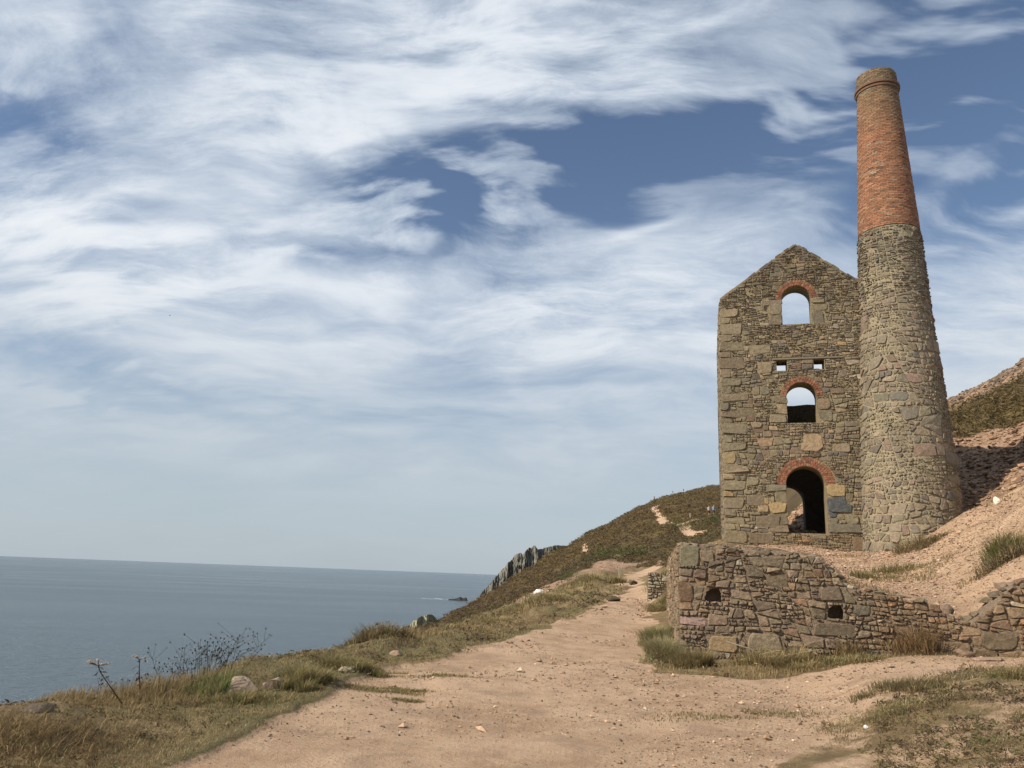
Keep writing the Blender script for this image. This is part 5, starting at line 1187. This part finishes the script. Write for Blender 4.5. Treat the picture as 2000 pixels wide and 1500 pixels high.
# ------------------------------------------------------------------ posts, people, bird
def post(name, label, x, y, h, w, col):
    z = gz(x, y)-.2; K = Geo(); a = np.array([(-1, -1), (1, -1), (1, 1), (-1, 1)])*w/2
    V = np.vstack([np.c_[x+a[:, 0]*s, y+a[:, 1]*s, np.full(4, z+t)] for s, t in ((1, 0), (1, h+.2), (.6, h+.26))]); i = np.arange(4); j = (i+1) % 4
    Q = np.concatenate([np.stack([i, j, j+4, i+4], -1), np.stack([i+4, j+4, j+8, i+8], -1), [[8, 9, 10, 11]]])
    piece(name, V, [Q], M_WOOD, None, col, base=True, label=label, category='post')
post('waymark_post', 'pale wooden post beside the bare patch high on the hillside', 31.4, 135.6, 1.0, .17, (.34, .29, .21))
post('waymark_post', 'short grey post where the sandy path bends below the stony patch', 8.2, 57.6, .7, .14, (.30, .26, .20))
def person(label, x, y, head, shirt, legs, hair, pack=None, step=.16, bare_legs=False, up=0.0):
    z = gz(x, y)+up; K = empty('person', (x, y, z), label=label, category='person')
    def skin(name, J, E, mat, col, parent):
        bm = bmesh.new(); lay_ = bm.verts.layers.skin.verify(); vs = []
        for k, (p, r) in enumerate(J):
            v = bm.verts.new(p); v[lay_].radius = r if isinstance(r, tuple) else (r, r); v[lay_].use_root = (k == 0); vs.append(v)
        for a, b in E: bm.edges.new((vs[a], vs[b]))
        me = bpy.data.meshes.new(name); bm.to_mesh(me); bm.free()
        o = link(name, me, mat, parent, ORIGIN[parent.name]); o.rotation_euler.z = head
        s = o.modifiers.new('skin', 'SKIN'); s.use_smooth_shade = True; o.modifiers.new('sub', 'SUBSURF').levels = 1; o.modifiers['sub'].render_levels = 1
        m2 = mat.copy(); nt = m2.node_tree
        for n_ in nt.nodes:
            if n_.type == 'ATTRIBUTE':
                rgb = nt.nodes.new('ShaderNodeRGB'); rgb.outputs[0].default_value = (*col, 1)
                for l in list(n_.outputs['Color'].links): nt.links.new(rgb.outputs[0], l.to_socket)
                break
        me.materials.clear(); me.materials.append(m2)
        return o
    s = step
    J = [((0, 0, .95), (.15, .10)), ((0, 0, 1.2), (.14, .095)), ((0, 0, 1.42), (.16, .09)), ((0, 0, 1.52), .055), ((0, .01, 1.60), (.075, .085)), ((0, .015, 1.70), (.07, .085)),
         ((.19, 0, 1.40), .055), ((.24, -s*.4, 1.15), .043), ((.23, s*.5+.05, .93), .036), ((.235, s*.6+.08, .82), .03), ((-.19, 0, 1.40), .055), ((-.24, s*.4, 1.15), .043), ((-.23, .08, .93), .036), ((-.235, .1-s*.3, .82), .03),
         ((.09, 0, .88), .085), ((.10, s, .50), .06), ((.10, s*.9, .09), .042), ((.10, s*.9+.14, .05), .035), ((-.09, 0, .88), .085), ((-.10, -s*.4, .50), .06), ((-.10, -s*1.5, .11), .042), ((-.10, -s*1.5+.13, .05), .035)]
    E = [(0, 1), (1, 2), (2, 3), (3, 4), (4, 5), (2, 6), (6, 7), (7, 8), (8, 9), (2, 10), (10, 11), (11, 12), (12, 13), (0, 14), (14, 15), (15, 16), (16, 17), (0, 18), (18, 19), (19, 20), (20, 21)]
    skin('body', J, E, M_SKIN, (.42, .26, .19), K)
    g = .018
    sj = [(J[0][0], (.17, .12)), (J[1][0], (.16, .115)), (J[2][0], (.18, .11)), (J[6][0], .075), (J[7][0], .062), (J[10][0], .075), (J[11][0], .062)]
    skin('shirt', sj, [(0, 1), (1, 2), (2, 3), (3, 4), (2, 5), (5, 6)], M_CLOTH, shirt, K)
    lj = [((0, 0, .97), (.165, .12)), (J[14][0], .105), (J[15][0], .08), (J[18][0], .105), (J[19][0], .08)]; le = [(0, 1), (1, 2), (0, 3), (3, 4)]
    if not bare_legs: lj += [(J[16][0], .06), (J[20][0], .06)]; le += [(2, 5), (4, 6)]
    skin('shorts' if bare_legs else 'trousers', lj, le, M_CLOTH, legs, K)
    skin('hair', [((0, -.02, 1.70), (.083, .09)), ((0, -.035, 1.76), (.07, .075))], [(0, 1)], M_CLOTH, hair, K)
    if pack: skin('backpack', [((0, -.17, 1.12), (.13, .09)), ((0, -.17, 1.40), (.12, .08))], [(0, 1)], M_CLOTH, pack, K)
def on_ray(azd, r):
    a = rad(azd); rr = np.linspace(200, 440, 500); k = np.argmax((gather(GZ, rr*math.sin(a), rr*math.cos(a))-EYE)/rr); return rr[k]*math.sin(a), rr[k]*math.cos(a)
person('walker in a light blue shirt, right one of the pair on the hillside', 34.0, 130.0, math.pi+.3, (.22, .40, .72), (.05, .06, .10), (.45, .38, .30), None, .12, True, .15)
person('walker in a white top and dark vest, left one of the pair on the hillside', 33.35, 130.5, math.pi+.3, (.55, .55, .56), (.03, .035, .06), (.16, .09, .06), (.03, .035, .06), .12, True, .15)
px_, py_ = on_ray(10.55, 372); person('walker in dark red on the skyline where the trail meets the sky', px_, py_, 0, (.20, .05, .06), (.10, .04, .045), (.05, .04, .03), None, .15, False, .2)
px_, py_ = on_ray(11.85, 400); person('grey clad walker on the skyline, left one of the two farther right', px_, py_, .4, (.20, .24, .28), (.12, .13, .15), (.08, .06, .05), None, .2, False, .3)
px_, py_ = on_ray(12.6, 402); person('navy clad walker on the skyline closest to the engine house', px_, py_, .4, (.04, .06, .12), (.06, .07, .10), (.06, .05, .04), (.05, .06, .10), .2, False, .3)
def bird(x, y, z, span, yaw, label):
    s = span/2; K = empty('bird', (x, y, z), label=label, category='bird'); K.rotation_euler.z = yaw
    V = []; R = [(-.30, .012), (-.2, .05), (0, .075), (.2, .055), (.28, .04), (.34, .012)]; n = 8; a = np.linspace(0, 2*np.pi, n+1)[:-1]
    for t, r in R: V.append(np.c_[np.full(n, t*span), r*span*np.cos(a), r*span*np.sin(a)])
    V = np.concatenate(V); i = np.arange(n); j = (i+1) % n; Q = np.concatenate([np.stack([i+k*n, j+k*n, j+(k+1)*n, i+(k+1)*n], -1) for k in range(len(R)-1)])
    b = link('body', np_mesh('body', V, [Q], np.tile((.10, .10, .11), (len(V), 1)), smooth=True), M_LEAF, K, ORIGIN[K.name])
    for sg in (-1, 1):
        W_ = np.array([(.10, .05, .02), (-.10, .05, .02), (.13, .45, .16), (-.02, .45, .16), (.0, 1.0, .08), (-.08, .95, .08)])*np.array([span, s*sg, span*.8]); V = np.vstack([W_, W_-(0, 0, .01*span)])
        F = np.array([(0, 1, 3, 2), (2, 3, 5, 4), (6, 8, 9, 7), (8, 10, 11, 9), (0, 2, 8, 6), (2, 4, 10, 8), (1, 7, 9, 3), (3, 9, 11, 5), (4, 5, 11, 10)])
        link('wing', np_mesh('wing', V, [F], np.tile((.09, .09, .10), (12, 1))), M_LEAF, K, ORIGIN[K.name])
bird(-50.2, 109.0, 36.3, .42, .6, 'small dark bird flying high against the cloud at the left')
